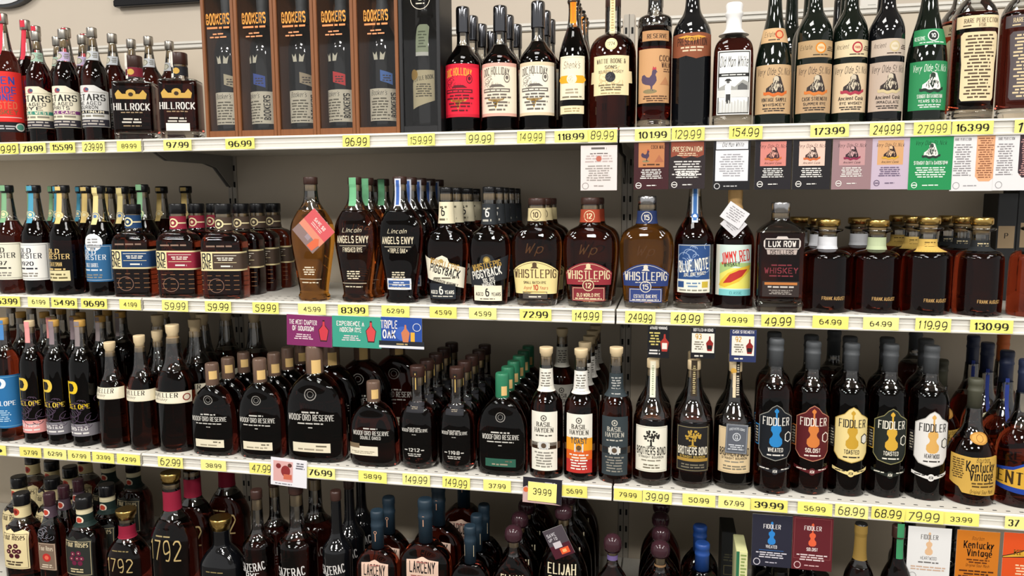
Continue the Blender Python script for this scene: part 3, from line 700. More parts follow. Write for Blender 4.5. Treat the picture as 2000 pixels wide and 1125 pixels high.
# ------------------------------------------------------------------ bottles, top shelf
CR = 'eadfc4'; WH = 'ebe7de'; BK = '1c1b1d'; GD = 'c9a24f'
def lab_stars(c, band, sub, l2):
    return [('p', [(-38,28),(38,28),(38,98),(28,100),(14,109),(-14,109),(-28,100),(-38,98)], c), ('f',-35,34,35,96,.7,'8d8878'), ('c',0,100,5,'a05058'), ('c',2,101,3,'4a5878'),
            ('t','5STARS',0,80,11,62,'333230','S'), ('t',l2[0],0,71,6,46,'444240','g'), ('t',l2[1],0,63,6,36,'444240','g'), ('r',-36,54,36,60.5,band), ('t',sub,0,55.2,4.2,54,CR,'b'),
            ('l',-32,32,46,53,1,'8a8576'), ('r',-36,29,36,43,'34323a'), ('l',-30,30,31,42,2,'b8b0a8')]
def neck_medal(c, y=165): return ['neck_label', ('r',-16,y-9,16,y+9,c), ('c',-3,y,7,'b9b6a4'), ('o',-3,y,6,1,'5a5a50'), ('l',5,15,y-5,y+6,3,'77756a')]
bottle('red', 'stars', 1, 20, 62, 27, 'd', (.92, .36, 'nickel', 'cyl'), 'scarlet-labelled round bottle cut by the left edge of the top shelf',
  [['label', ('r',-40,42,42,140,'e5322e'), ('t','EN',18,116,13,20,'3b4a9a','b'), ('t','RIDE',14,98,12,30,'3b4a9a','b'), ('t','ONE',12,84,11,26,'4a4aa0','b'), ('t','CASTED',8,68,12,42,'d86a4a','b'), ('t','WHISKEY',8,57,8,44,'8a5a3a','b'), ('r',-30,50,36,51.5,'f0c8c0'), ('r',-40,22,42,41,'1b1b1f'), ('l',-8,26,26,36,2,'b8b8b8'), ('c',32,32,8,'e8e8e0'), ('c',32,32,6,'5aa08c')], ['tax_strip', ('r',-3,170,5,251,'d8384a')]], cork=(.86,.92), back=1, short='scarlet-labelled bottle')
bottle('st1', 'stars', 1, 82, 56, 62, 'd', (.915,.36,'nickel','cyl'), 'round bottle with cream label and green lower bands, top shelf left', [['label']+lab_stars('e9e1c6','3f8a78','SINGLE WEST',('RE AGED','RYE')), neck_medal('9ab8a4')], cork=(.84,.915), back=1, short='green-banded cream label')
bottle('st2', 'stars', 1, 134, 56, 58, 'd', (.915,.36,'nickel','cyl'), 'round bottle with cream label and purple bands, top shelf left', [['label']+lab_stars('e6dfc8','7a3c78','TRIPLE CASK',('FINE AGED','SPIRITS')), neck_medal('b8a8c8')], cork=(.84,.915), back=1, short='purple-banded cream label')
bottle('st3', 'stars', 1, 190, 58, 55, 'd', (.915,.36,'nickel','cyl'), 'round bottle with pale grey label and black bands, top shelf left', [['label']+lab_stars('d9d8d4','2c2c30','PLATINUM',('FINE AGED','BOURBON')), neck_medal('b8bcc0')], cork=(.84,.915), back=2, short='pale grey label')
extra('st3', 283, .16, 'clear-necked bottle behind the first square decanter, nearest', rz=0); extra('st3', 327, .2, 'clear-necked bottle behind the second square decanter', rz=0)
extra('red', 75, .12, 'red-strip bottle in the second row above the green bands', rz=.1); extra('red', 122, .2, 'red-strip bottle in the second row above the purple bands', rz=.1); extra('red', 165, .28, 'red-strip bottle in the third row near the grey label', rz=.1)
def lab_hill(bot, extra_=()):
    return [['label', ('p',[(-24,80),(24,80),(26,90),(20,98),(14,90),(-14,90),(-20,98),(-26,90)],GD), ('c',0,92,8,GD,7), ('c',0,89,5,'3a2a1c'), ('o',0,89,5,1,GD), ('t','HILLROCK',0,59,12,60,'dcd8d0','s'), ('l',-26,26,52,56,1,'a08868'),
      ('l',-18,18,32,44,2,'cfc8bc'), ('l',-22,22,26,30,1,'a08868')]+list(extra_), ['neck_label', ('r',-30,112+10,30,140,bot), ('c',-2,131,6,GD)], ['tax_strip', ('r',-15,118,-7,168,'e8e2d6')]]
bottle('hr1', 'hill', 1, 267, 92, 110, 'd', (.86,.42,'brown','cyl'), 'square whiskey decanter with maroon neck band beside the pale grey label', lab_hill('7a1e30'), rz=.33, cork=(.78,.86), base=.09, gap=1.3)
bottle('hr2', 'hill', 1, 355, 88, 104, 'd', (.86,.42,'brown','cyl'), 'square whiskey decanter with black neck band beside the wooden boxes', lab_hill('232428', [('r',-20,16,20,31,'ece8dc')]), rz=.3, cork=(.78,.86), base=.09, gap=1.3)
def lab_doc(bg, edge, ink, ink2):
    return [['label', ('r',-44,30,44,134,bg), ('r',-44,30,44,36,edge), ('r',-44,127,44,134,edge), ('t','DOC HOLLIDAY',-2,108,13,54,ink2,'S',{'arc':.3}), ('wave',-12,98,11,ink), ('c',20,104,6,ink,9), ('c',20,104,4.6,bg,7), ('c',20,105,3,ink,4),
      ('r',-30,77,26,84,ink), ('l',-28,24,78,83,1,bg), ('p',[(-16,87),(16,87),(8,92),(-8,92)],ink), ('l',-30,30,64,75,2,ink), ('l',-24,26,48,60,2,ink), ('l',-20,20,40,46,1,ink)],
      ['bull_emblem', ('bull',-2,46,7.5,'b08a3c')]]
for k, u, w, vt, a, d, sh, bk in (('d1',906,70,15,('e4243c','c81e34','5e1a22','e0a83c'),'round bottle with scarlet engraved label and brass bull skull emblem','scarlet engraved label',4),
      ('d2',978,72,13,('e6dac4','d8a898','6a625a','4a443e'),'round bottle with cream and pink engraved label, bull skull emblem, left twin','left twin of the engraved labels',1), ('d3',1051,72,4,('e9e2d0','dcc8a8','66605a','4a443e'),'round bottle with ivory engraved label, taller bull skull bottle of the twins','right twin of the engraved labels',2)):
    bottle(k,'doc',1,u,w,vt,'d',(.79,.38,'grey','cyl'),d,lab_doc(*a),back=bk,short=sh)
extra('d2', 1010, .2, 'grey-capped bottle seen between the two engraved cream labels')
bottle('sl', 'slim', 1, 1120, 60, -8, 'd', (.985,.34,'black','disc'), 'slender bottle with cream label and orange ribbon band', [['label', ('r',-27,59,27,144,CR), ('f',-24,62,24,141,.6,'b8a880'), ('t','Shenk\'s',0,120,13,34,'8a7a66','c'), ('p',[(-31,98),(-24,91),(24,91),(31,98),(24,106),(-24,106)],'eaa626'), ('c',0,99,10,'efe6cc'), ('wave',0,99,6,'a89878'), ('l',-18,18,70,82,2,'a89c84'), ('l',-20,20,62,67,1,'77705e')],
   ['lower_label', ('r',-26,31,26,47,'e8d8b0'), ('l',-20,20,34,44,2,'a8966c')], ['tax_strip', ('r',-6,205,6,262,'f0961e'), ('r',-3,208,3,258,'e07f18')]], back=3, short='slender orange-banded bottle', gap=1.0)
bottle('wb', 'dome', 1, 1196, 92, -8, 'd', (.9,.33,'brown','cyl'), 'wide round-shouldered bottle with cream label and black medallion', [['label', ('r',-38,66,38,143,'ead9ac'), ('p',[(-48,90),(48,90),(46,113),(-46,113)],'ead9ac'), ('t','WATTIE BOONE &',0,128,8,60,'5a5040','s'), ('t','SONS',0,117,6,24,'5a5040','s'), ('t','BOURBON WHISKEY',0,109,5,50,'6a6050','g'), ('wave',0,100,18,'cdb47e'), ('c',-1,101,10,'2a2a2e'), ('wave',-1,101,6,'6a6a70'), ('l',-26,26,74,88,3,'7a6e56'), ('l',-32,32,68,72,1,'a89468')],
   ['medallion', ('c',0,157,12,'e8d9a8'), ('t','1774',0,154,6.5,14,'5a5038','g'), ('o',0,157,10.5,.8,'b8a46c')], ['tax_strip', ('r',-5,183,5,262,'e6d8a8'), ('l',-3,3,185,250,12,'b8a070')]], back=0)
bottle('ck', 'tube', 1, 1277, 67, -20, 'r', (.93,.44,'black','cyl'), 'straight-sided bottle with tan rooster label', [['label', ('r',-36,49,36,154,'c99a6c'), ('rooster',-6,72,9,'55465c','b8404a'), ('t','COCK',24,130,10,28,'4a3226','s'), ('t','WALK',26,118,9,22,'4a3226','s'), ('l',18,36,108,116,2,'6a4a36'), ('p',[(12,84),(34,84),(24,100)],'b8825a'), ('l',-22,30,51,64,3,'5a4030')], ['upper_label', ('r',-26,169,32,189,'bf8f62'), ('t','RESERVE',6,174,8,42,'3c2a20','s')]], base=.06, back=1, short='rooster bottle')
bottle('pr', 'tall', 1, 1349, 77, -32, 'k', (.985,.34,'black','cyl'), 'tall black glass bottle with copper torn-edge label', [['label', ('p',[(-50,140),(-30,136),(-12,139),(8,133),(26,138),(50,141),(50,182),(20,184),(-50,182)],'8a4e34'), ('p',[(-30,176),(0,166),(30,176),(12,178),(0,176),(-12,178)],'e0a040'), ('t','PRESERVATION',0,160,13,64,'3a2218','S'), ('l',-28,28,146,158,2,'e0c8a8')]])
bottle('om', 'omw', 1, 1430, 79, 7, 'd', (.74,.4,'white','wax'), 'squarish bottle sealed in white wax with black and white farm label', [['label', ('r',-33,22,33,147,'e8e8e4'), ('f',-31,24,31,145,2,'2a2a2a'), ('t','Old Man White',0,116,19,56,'1c1c1c','c'), ('r',-31,96,31,103,'222222'), ('l',-28,28,97.5,102,1,'d8d8d4'), ('p',[(-31,74),(-14,82),(2,76),(18,90),(31,84),(31,56),(-31,56)],'a0a09c'), ('r',-31,56,31,70,'d4d4d0'), ('p',[(8,70),(8,78),(16,84),(27,78),(27,70)],'606060'),
   ('p',[(-16,50),(-6,50),(-5,78),(-9,83),(-13,83),(-17,78)],'f0f0ec'), ('p',[(-15,44),(-6,44),(-6,62),(-15,62)],'3a3a3a'), ('c',-11,86,3,'5a5a58'), ('p',[(-18,88),(-4,88),(-8,92),(-14,92)],'2a2a2a')]+[('p',[(x,26),(x+4,26),(x+3.4,46+(x*7%5)),(x+1,48+(x*7%5))],'c4c4c0' if x%2 else '6a6a68') for x in range(-29,29,6)], ['neck_ring_handle', ('c',-9,200,3,'f0efec')]], base=.09)
def lab_volde(bg, ink, rb, sub, sub2, top, neck=None, topc='b8382c', w=44, txtc=None):
    t = txtc or ink
    L = [['label', ('r',-w,22,w,118,bg), ('t','Very Olde St. Nick',0,98,13,72,t,'c'), ('sage',2,62,6.2,ink,'c9bda6' if ink != 'f0ece4' else '2a3a30',rb), ('t',sub,0,46,6.5,52,t,'s'), ('t',sub2,0,37,5,46,t,'g'), ('l',-28,28,26,34,2,t)]]
    L.append(['upper_label']+top); return L
TOPB = lambda bg, ink, seal, txt: [('r',-42,130,42,163,bg), ('t',txt,-22,146,9,26,ink,'c'), ('c',8,148,11,seal), ('c',8,148,8,'e8c9a0' if seal != 'c8b68a' else 'd8ccb4'), ('t','1986',8,146,4,12,seal,'b'), ('l',-12,28,133,137,1,ink), ('l',22,40,142,152,3,ink)]
bottle('v1','burg',1,1508,74,-42,'g',(.985,.3,'black','cyl'),'champagne-shaped dark bottle with tan old man label and orange ribbon',
   lab_volde('c4a47c','3a3230','d06a30','VINTAGE SAMPLE','WHISKEY',[('r',-34,162,34,191,'cba87c'),('t','Estate',-12,174,10,22,'3a302a','c'),('c',8,178,9,'b8482c'),('c',8,178,6,'e0a070'),('l',-20,14,165,170,1,'5a4a3a')]),back=0)
bottle('v2','bord',1,1586,73,-52,'g',(.985,.34,'black','cyl'),'dark bottle with tan old man label, orange seal, cask strength',lab_volde('bb9c78','3a3230','d07838','CASK STRENGTH','SUMMER RYE',TOPB('b89a72','4a4030','d8862c','Estate')),back=1,short='orange-sealed old man label')
bottle('v3','bord',1,1656,71,-56,'g',(.985,.34,'black','cyl'),'dark bottle with cream old man label, red seal and red ribbon',lab_volde('d8c2a0','38302e','a83a4c','Ancient Cask','RYE WHISKEY',TOPB('dccaa4','4a3a34','a82c3c','Ancient')),back=1,short='red-sealed old man label')
bottle('v4','bord',1,1727,72,-60,'k',(.985,.34,'black','cyl'),'dark bottle with mauve grey old man label and pale ribbon',lab_volde('bfac9c','38302e','cbb98e','Ancient Cask','IMMACULATE',TOPB('c4b4a4','4a3a34','c8b68a','Ancient')),back=1,short='mauve old man label')
extra('v2', 1548, .16, 'dark bottle behind the gap beside the champagne shape'); extra('v4', 1640, .26, 'dark bottle deep behind the red-sealed old man label')
bottle('v5','burg',1,1806,84,-66,'g',(.985,.3,'black','cyl'),'champagne-shaped dark bottle with green old man label and green collar',
   lab_volde('2f8a56','f0ece4','26352c','STRAIGHT OUTTA BARDSTOWN','YEARS 10 OLD',[('r',-40,150,40,182,'2f8a56'),('c',2,168,11,'e8e8e0'),('c',2,168,9,'222826'),('t','10',2,165,7,9,'f0f0ea','b'),('t','RESERVE',-25,160,7,22,'d8e8d8','b'),('l',-30,30,153,157,1,'d8e8d8')],w=46,txtc='e8efe4'),back=0)
def lab_rare(bg, ink, yrs): return [['label', ('p',[(-34,44),(-30,38),(30,38),(34,44),(34,110),(38,140),(38,166),(32,172),(-32,172),(-38,166),(-36,130),(-34,110)],bg), ('l',-30,30,42,168,19,ink)], ['upper_label', ('r',-50,180,50,204,bg), ('t','RARE PERFECTION',2,190,8,70,ink,'s'), ('t',yrs,2,182,6,14,ink,'s'), ('l',-38,-14,182,187,1,ink)]]
bottle('r1','rare',1,1896,92,-70,'r',(.985,.32,'brown','cyl'),'broad amber bottle with tall cream script label',lab_rare('e6d2a8','5a4a38','14 YEARS'),base=.07,back=1,short='cream script label')
bottle('r2','rare',1,1990,94,-74,'d',(.985,.32,'brown','cyl'),'broad bottle with grey script label cut by the right edge',lab_rare('5a5254','d8c49c','15 YEARS'),base=.07)
# boxed bottles
wood_m = noisy('box_wood', '8c5528', '6e3e1c', 14, .5, (9, 9, .8), .2)
black_m = noisy('box_black_wood', '1a1a1c', '111113', 14, .45, (9, 9, .8), .1)
def gift_box(i, u0, u1, mt, name, desc, printing, tagc, rot, lab):
    zk, yk = SH[1]; Y = yk+.010; xa, xb = solve_x(u0, Y, zk+.03), solve_x(u1, Y, zk+.03); w = xb-xa-.001; D = .105; Hb = .385; t = .0085
    o = empty('gift_box', ((xa+xb)/2, Y, zk+.0004)); h = w/2
    box('side_panel', -h, -h+t, 0, D, 0, Hb, mt, o, .0008); box('side_panel', h-t, h, 0, D, 0, Hb, mt, o, .0008)
    box('bottom_panel', -h+t, h-t, .001, D, 0, .017, mt, o, .0008); box('top_panel', -h+t, h-t, .001, D, Hb-.017, Hb, mt, o, .0008); box('back_panel', -h+t, h-t, D-.005, D-.0005, .017, Hb-.017, mt, o)
    wi = box('window', -h+t, h-t, .0045, .0065, .017, Hb-.017, thin_glass('box_window', 'fcfcfc', 1.42), o)
    s = proj((xa, Y, zk+.1))[2]/FPX
    F = lambda x, z, off: (x, .0044-off, z)
    link('window_print', art_mesh('window_print', printing, F, s, s*1.03, gx=0), wi)
    tag(o, desc, 'box', 'slim wooden boxes in a row' if name == 'w' else None)
    # bottle inside
    hw = .0365; H = .335; sx = s
    ops = lab
    b, S = build_bottle('whiskey_bottle', 'book', hw, H, 'k', (.78, .4, 'char' if name == 'w' else 'black', 'wrap'), None, ops, s, s*1.03, {}, ((xa+xb)/2+.001, Y+.046, zk+.018), rot)
    return b
def booker(rot, tc):
    return [['label', ('r',-26,12,44,72,'e9e0c8'), ('t','Booker\'s',-2,60,9,34,'3a342c','c'), ('l',-22,20,20,56,7,'77705e'), ('l',-22,20,14,18,1,'5a5448'), ('t','BOOKER\'S',34,42,11,46,'2a2622','b',{'rot':1.5708})],
            ['ribbon_tails', ('p',[(-10,125),(-2,125),(-4,140),(-8,134),(-13,140)],'e6e0c8'), ('p',[(2,125),(10,125),(13,140),(8,134),(3,140)],'e6e0c8')],
            ['batch_tag', ('p',[(2,86),(27,79),(27,100),(2,106)],tc), ('l',5,25,85,98,3,'4a4240')]]
PRN = [('t',"BOOKER'S",0,210,17,50,'eea04a','b',{'aspect':.5}), ('l',-24,24,199,206,1,'e0905a'), ('l',-14,14,189,194,1,'e0986a'), ('l',-24,24,183,188,1,'e0986a')]
bx = [402, 465, 541, 618, 695, 781]
for i, (tc, rt, nm) in enumerate((('d0c4a4', .05, 'leftmost'), ('4a62b0', -.45, 'second from left'), ('b8a88c', .1, 'middle'), ('e04848', -.35, 'fourth from left'), ('5a80c4', .05, 'rightmost'))):
    b = gift_box(i, bx[i], bx[i+1], wood_m, 'w', f'slim wooden bottle box with clear front, {nm} of the five', PRN, tc, rt, booker(rt, tc))
    tag(b, f'cream-labelled dark bottle inside the {nm} wooden box', 'bottle', 'bottles inside the wooden boxes')
PL = [('o',2,247,20,1.2,'d8d0bc'), ('t','LITTLE BOOK',2,258,6,30,'d8d0bc','b',{'arc':.5}), ('c',2,247,6,'d8d0bc',4), ('l',-8,12,236,240,1,'d8d0bc')]
b = gift_box(5, 782, 862, black_m, 'k', 'slim black wooden bottle box right of the brown wooden boxes', PL, None, 0, [['label', ('p',[(-22,32),(26,48),(26,104),(-10,104),(-22,80)],'d9cba4'), ('t','LITTLE BOOK',4,86,7,40,'3a342c','s',{'rot':.15}), ('l',-16,22,54,80,6,'6a6250'), ('c',-18,96,10,'b8924a')], ['hang_tag', ('p',[(-12,130),(14,130),(14,186),(9,190),(-7,190),(-12,186)],'a9b494'), ('r',-12,130,14,137,'e0e0d4'), ('l',-8,10,144,178,6,'6a745c')]])
tag(b, 'dark bottle with slanted parchment label inside the slim black box', 'bottle')
# ------------------------------------------------------------------ second shelf
def lab_for(bg, ink, yr, sub, frame=True):
    o = [('r',-36,28,34,100,bg)] if bg else []
    if frame: o.append(('f',-33,31,31,97,.6,ink))
    return o+[('t','OLD',-4,82,8,24,ink,'S'), ('t','FORESTER',-2,71,9,50,ink,'S'), ('t',yr,-2,57,7,26,ink,'s'), ('l',-24,22,48,54,1,ink), ('l',-20,20,34,44,2,'8a867c')]
def strip(c, y0=140, y1=212, med='e8d8a8'): return ['tax_strip', ('r',-6,y0,5,y1,c), ('c',0,y0+16,8,c), ('o',0,y0+16,7,1.4,med), ('c',0,y0+16,3.5,med)]
bottle('f1','forest',2,26,66,362,'d',(.93,.42,'black','disc'),'round bottle with cream label and green neck strip, second shelf left',[['label']+lab_for('e4e0cc','3c3a34','1897','BONDED'), strip('7fae84')],cork=(.88,.93),back=2,short='green-strip bottle')
bottle('f2','forest',2,78,68,362,'d',(.93,.42,'black','disc'),'round bottle with white label and sky blue neck strip, second shelf left',[['label']+lab_for('eceae4','3a3a40','1920','PROHIBITION'), strip('4f9cb8')],cork=(.88,.93),back=2,short='sky blue strip bottle')
bottle('f3','forest',2,133,70,362,'d',(.93,.42,'black','disc'),'round bottle with gold lettering on dark glass and yellow neck strip',[['label']+lab_for(None,'d8b878','STATESMAN','',False)+[('r',-22,28,22,48,'e0d4a4'),('l',-18,18,31,44,2,'6a6040')], strip('e0c27a')],cork=(.88,.93),back=2,short='gold-lettered bottle')
bottle('f4','forest',2,203,68,363,'d',(.93,.42,'black','disc'),'round bottle with blue label and white disc tag, second shelf left',[['label']+lab_for('2f6490','d8dce0','SINGLE BARREL',''), strip('e2cf8e',med='5a7aa8'), ['disc_tag',('c',2,104,17,'e8e8e8'),('l',-8,12,97,113,3,'8a8a8a')]],cork=(.88,.93),back=2,short='disc-tagged blue label')
extra('f3', 255, .26, 'black-capped clear-necked bottle behind the navy flask, left', rz=0); extra('f1', 277, .2, 'black-capped clear-necked bottle behind the navy flask, right', rz=0); extra('f3', 315, .28, 'gold-stripped neck above the crimson flasks', rz=0); extra('f3', 356, .3, 'gold-stripped neck between the crimson and brown flasks', rz=.2)
def lab_rd(c): return [['label', ('r',-60,55,60,92,'e0cf9c'), ('r',-60,58,60,89,c), ('r',-35,56,-13,91,'e8d8a4'), ('t','RD',-24,74,14,17,'2a2a2c','b',{'aspect':.5}), ('t','ONE',-24,59.5,12,18,'2a2a2c','b'), ('r',-10,84,30,85,'e8e0d0'), ('l',-6,26,74,82,2,'e8e0d0'), ('r',-10,70.5,30,71.5,'d8c89c'), ('l',-4,28,61,67,1,'d8d8d0')],
    ['neck_label', ('r',-30,135,30,160,c), ('o',-3,147,9,2.6,'e8d8a8'), ('c',-3,147,3,'e8d8a8'), ('r',6,145.5,22,148,'e8d8a8')],
    ['embossed_glass', ('o',-8,26,14,1,'8a6858')]+[('r',a,b,a+9,b+1.2,'8a6040') for a in range(-40,36,16) for b in (18,27,36,45)]+[('l',-36,36,100,106,1,'8a7060')]]
for k,u,w,vt,c,d,sh,bk in (('rd1',266,90,399,'1f4068','wide flask with navy band and black cap','navy-banded flask',2),('rd2',353,91,398,'8c2438','wide flask with crimson band and black cap','crimson-banded flask',2),('rd3',441,94,398,'4a3c32','wide flask with brown band and black cap','brown-banded flask',3)):
    bottle(k,'rd',2,u,w,vt,'r',(.895,.4,'black','cyl'),d,lab_rd(c),rz=.14,cork=(.86,.895),back=bk,short=sh,gap=1.25,bd=0)
def lab_ang(sub, tagged=0):
    c = 'd8ccb0'
    L = ['printed_lettering', ('t','ANGELS ENVY',0,116,12,62,c,'b',{'aspect':.5}), ('r',-26,109,26,110,c), ('t',sub,0,98,8,38,c,'b'), ('t','Lincoln',0,136,8,38,c,'c'), ('l',-14,14,44,62,4,c), ('r',-24,36,24,37,c), ('l',-24,24,28,32,1,c)]
    return L
bottle('a1','angel',2,613,88,346,'a',(.94,.3,'brown','cyl'),'shield-shaped amber bottle with diamond hang tag',[['printed_lettering', ('l',-14,14,50,68,4,'d8ccb0'), ('r',-20,42,22,43,'d8ccb0'), ('l',-24,26,34,38,1,'d8ccb0')]],cork=(.89,.94))
bottle('a2','angel',2,698,86,346,'w',(.94,.3,'brown','cyl'),'shield-shaped amber bottle with green neck strip',[lab_ang('FINISHED RYE'), ['tax_strip', ('r',-7,188,7,243,'6fb283')]],cork=(.89,.94),back=1,short='green-strip shield bottle',gap=1.5)
bottle('a3','angel',2,785,90,345,'d',(.94,.3,'brown','cyl'),'shield-shaped dark bottle with blue strip and small blue-white label',[lab_ang('*TRIPLE OAK*'), ['lower_label', ('r',-24,26,24,48,'dfe2e8'), ('r',-21,30,21,44,'3a5a94'), ('l',-16,16,33,42,2,'c8d0e0')], ['tax_strip', ('r',-6,190,6,243,'cfd4e0'), ('r',-3,192,3,240,'3f62a8')]],cork=(.89,.94),back=6,short='blue-strip shield bottle',gap=1.32,bd=.2)
extra('a2', 757, .13, 'green-strip shield bottle directly left of the blue-strip row'); extra('a3', 729, .2, 'dark neck deep behind the green-strip bottle', rz=3.1)
def lab_pb(dark):
    if not dark:
        return [['label', ('p',[(-42,58),(42,20),(42,66),(12,78),(10,88),(2,93),(-8,93),(-16,88),(-18,85),(-42,92)],'e9e2cc') if 0 else ('p',[(-40,50),(40,30),(44,70),(12,79),(8,90),(-2,95),(-14,90),(-18,85),(-44,95)],'e9e2cc'), ('t','WHISTLEPIG',0,72,11,58,'b58e42','S',{'rot':-.26}), ('t','PIGGYBACK',0,58,14,60,'201e1e','b',{'rot':-.26}), ('l',-28,30,48,54,1,'6a6456'), ('t','BOURBON WHISKEY',2,40,5,50,'4a463e','s',{'rot':-.26}), ('c',-4,84,4,'b89a5a')],
          ['lower_label', ('r',-32,10,22,40,'22262c'), ('t','6',-6,20,13,8,'e8e4d8','b'), ('t','AGED',-21,20,6,16,'e8e4d8','b'), ('t','YEARS',10,20,6,18,'e8e4d8','b'), ('l',-28,20,13,17,1,'c8c4b8')],
          ['neck_label', ('r',-26,158,26,200,'e6dcbc'), ('t','6',-3,174,13,8,'222222','b'), ('l',-14,8,186,194,1,'6a6450'), ('l',-14,8,162,170,1,'6a6450')]]
    return [['label', ('p',[(-42,32),(40,52),(44,98),(16,88),(10,97),(0,100),(-10,97),(-16,80),(-42,70)],'26282c'), ('t','WHISTLEPIG',0,72,11,58,'c09a4a','S',{'rot':.22}), ('t','PIGGYBACK',0,56,14,60,'e6e2d8','b',{'rot':.22}), ('t','100% RYE',4,46,7,24,'e6e2d8','b',{'rot':.2}), ('t','WHISKEY',4,37,7,26,'e6e2d8','b',{'rot':.2}), ('c',0,88,7,'8a7440'), ('c',0,88,4,'c8a858')],
          ['lower_label', ('r',-28,8,28,38,'e9e0c6'), ('t','6',0,18,13,8,'222222','b'), ('t','AGED',-16,18,6,16,'3a3a36','b'), ('t','YEARS',17,18,6,18,'3a3a36','b'), ('l',-22,22,10,14,1,'6a6456')],
          ['neck_label', ('r',-26,158,26,198,'2c3034'), ('t','6',-1,174,13,8,'e6e2d8','b'), ('l',-14,10,186,192,1,'b8b4a8'), ('l',-14,10,162,170,1,'b8b4a8')]]
bottle('p1','piggy',2,874,86,366,'r',(.945,.31,'black','disc'),'flask with tilted cream label and cream neck band',lab_pb(0),cork=(.89,.945),back=1,short='tilted cream label',gap=1.15)
bottle('p2','piggy',2,957,84,365,'r',(.945,.31,'black','disc'),'flask with tilted charcoal label and charcoal neck band',lab_pb(1),cork=(.89,.945),back=5,short='tilted charcoal label',gap=1.12,bd=.3)
extra('p1', 918, .1, 'cream neck band bottle between the two tilted labels, nearer', rz=0); extra('p1', 936, .2, 'cream neck band bottle between the two tilted labels, farther', rz=0)
def lab_wp(bg, ink, num, low, lowbg, nb):
    arc = [(-48+96*i/12, 68+20*(1-(1-i/6)**2)) for i in range(13)]
    L = [['label', ('p',[(-46,24 if num=='10' else 44),(46,24 if num=='10' else 44)]+arc[::-1],bg), ('p',[(x*.97,y-2.5) for x,y in arc]+[(x*.97,y-3.4) for x,y in arc[::-1]],ink), ('t','WHISTLEPIG',0,56,15,86,ink,'S'), ('c',0,81,4.5,ink,5), ('p',[(-8,74),(8,74),(3,79),(-3,79)],ink)]]
    if num == '10':
        L[0] += [('t','SMALL BATCH RYE',0,44,4.5,44,'4a4436','b'), ('t','10',2,32,9,10,'b8402c','b'), ('t','Aged',-14,33,6,16,'b8402c','c'), ('t','Years',18,33,6,16,'b8402c','c'), ('l',-28,28,26,30,1,'b89a5a')]
        L.append(['lower_label', ('r',-24,14,24,28,'4a4440'), ('l',-19,19,16,21,1,'d8d0c0'), ('r',-24,27,24,28.5,'8a8478')])
    else:
        L[0] += [('l',-30,30,50,53,1,ink)]
        L.append(['lower_label', ('r',-33,12,33,40,lowbg), ('f',-31,14,31,38,.8,ink), ('t',low,0,21,6,46,ink,'b'), ('l',-28,28,15,19,1,ink), ('c',0,43,12,lowbg), ('o',0,43,11.5,1.6,ink), ('t',num,0,38,9,12,ink,'b')])
    L.append(['neck_label', ('r',-56,167,56,192,nb), ('o',0,179,11,1.3,ink if num != '10' else '4a3a2a'), ('t',num,0,174.5,9,11,ink if num != '10' else '4a3a2a','b')])
    L.append(['embossed_monogram', ('t','Wp',0,104,18,36,'4e3018','c',{'wt':.8})])
    return L
bottle('w10','pig',2,1049,98,387,'w',(.93,.35,'brown','disc'),'rounded flask with pale yellow arched label',lab_wp('ecd896','5a4632','10','','','d8c898'),cork=(.885,.93),base=.055,back=2,short='yellow arched label',gap=1.1)
bottle('w12','pig',2,1152,106,386,'w',(.93,.35,'brown','disc'),'rounded flask with crimson arched label',lab_wp('922f38','e0cfa6','12','OLD WORLD RYE','7e2a32','a8452c'),cork=(.885,.93),base=.055,back=1,short='crimson arched label',gap=1.1)
bottle('w15','pig',2,1262,106,383,'a',(.925,.35,'silver','disc'),'rounded amber flask with blue arched label and silver cap',lab_wp('2c3d74','dcd4c4','15','ESTATE OAK RYE','33437a','26355f'),cork=(.885,.925),base=.055)
bottle('bn','blue',2,1354,82,353,'r',(.95,.3,'silver','cyl'),'round bottle with blue ornate label and blue neck strip',[['label', ('r',-36,32,36,126,'2c4c80'), ('p',[(-36,70),(36,90),(36,104),(-36,84)],'5a6a84'), ('wave',0,96,26,'8fa4c4'), ('f',-35,33,35,125,1.2,'c8c4b0'), ('t','BLUE NOTE',0,76,20,62,'ece8dc','b',{'rot':.12,'aspect':.5}), ('t','JUKE JOINT WHISKEY',2,66,6,46,'dcd8c8','b',{'rot':.1}), ('r',-36,32,36,58,'e8e4d4'), ('r',-34,42,-20,54,'2c4c80'), ('r',16,42,30,54,'c8b040'), ('l',-16,14,42,54,2,'6a8aa8'), ('l',-32,30,34,40,1,'8a8a7c')], ['tax_strip', ('r',-6,170,6,252,'c4d0dc'), ('r',-3.5,174,3.5,248,'3a6aa8'), ('c',0,182,7,'3a6aa8'), ('c',0,182,4,'dfe6ec')]],cork=(.88,.95),base=.05,back=1,short='blue ornate label')
bottle('jr','jimmy',2,1432,84,371,'d',(.76,.36,'kraft','wrap'),'brown paper-topped bottle with corn cob label',[['label', ('r',-44,26,36,125,'e6e4d4'), ('r',-33,26,36,125,'cfe0d8'), ('r',-32,40,35,80,'e4dc6a'), ('p',[(-32,68),(0,84),(35,76),(35,90),(-32,90)],'a8c47c'), ('p',[(-34,46),(-20,42),(8,54),(30,74),(34,86),(8,80),(-14,70),(-28,56)],'e2b93c'), ('p',[(-24,50),(-8,52),(14,64),(26,78),(8,76),(-10,68)],'b8342e'), ('t','JIMMY RED',2,92,20,60,'d0342e','S',{'rot':.14}), ('t','WHISKEY',-6,84,7,32,'3a4a3a','b',{'rot':.1}), ('r',-33,26,36,38,'7cc4c4'), ('t','CLASSIC',2,29,5,24,'4a8a90','s')]])
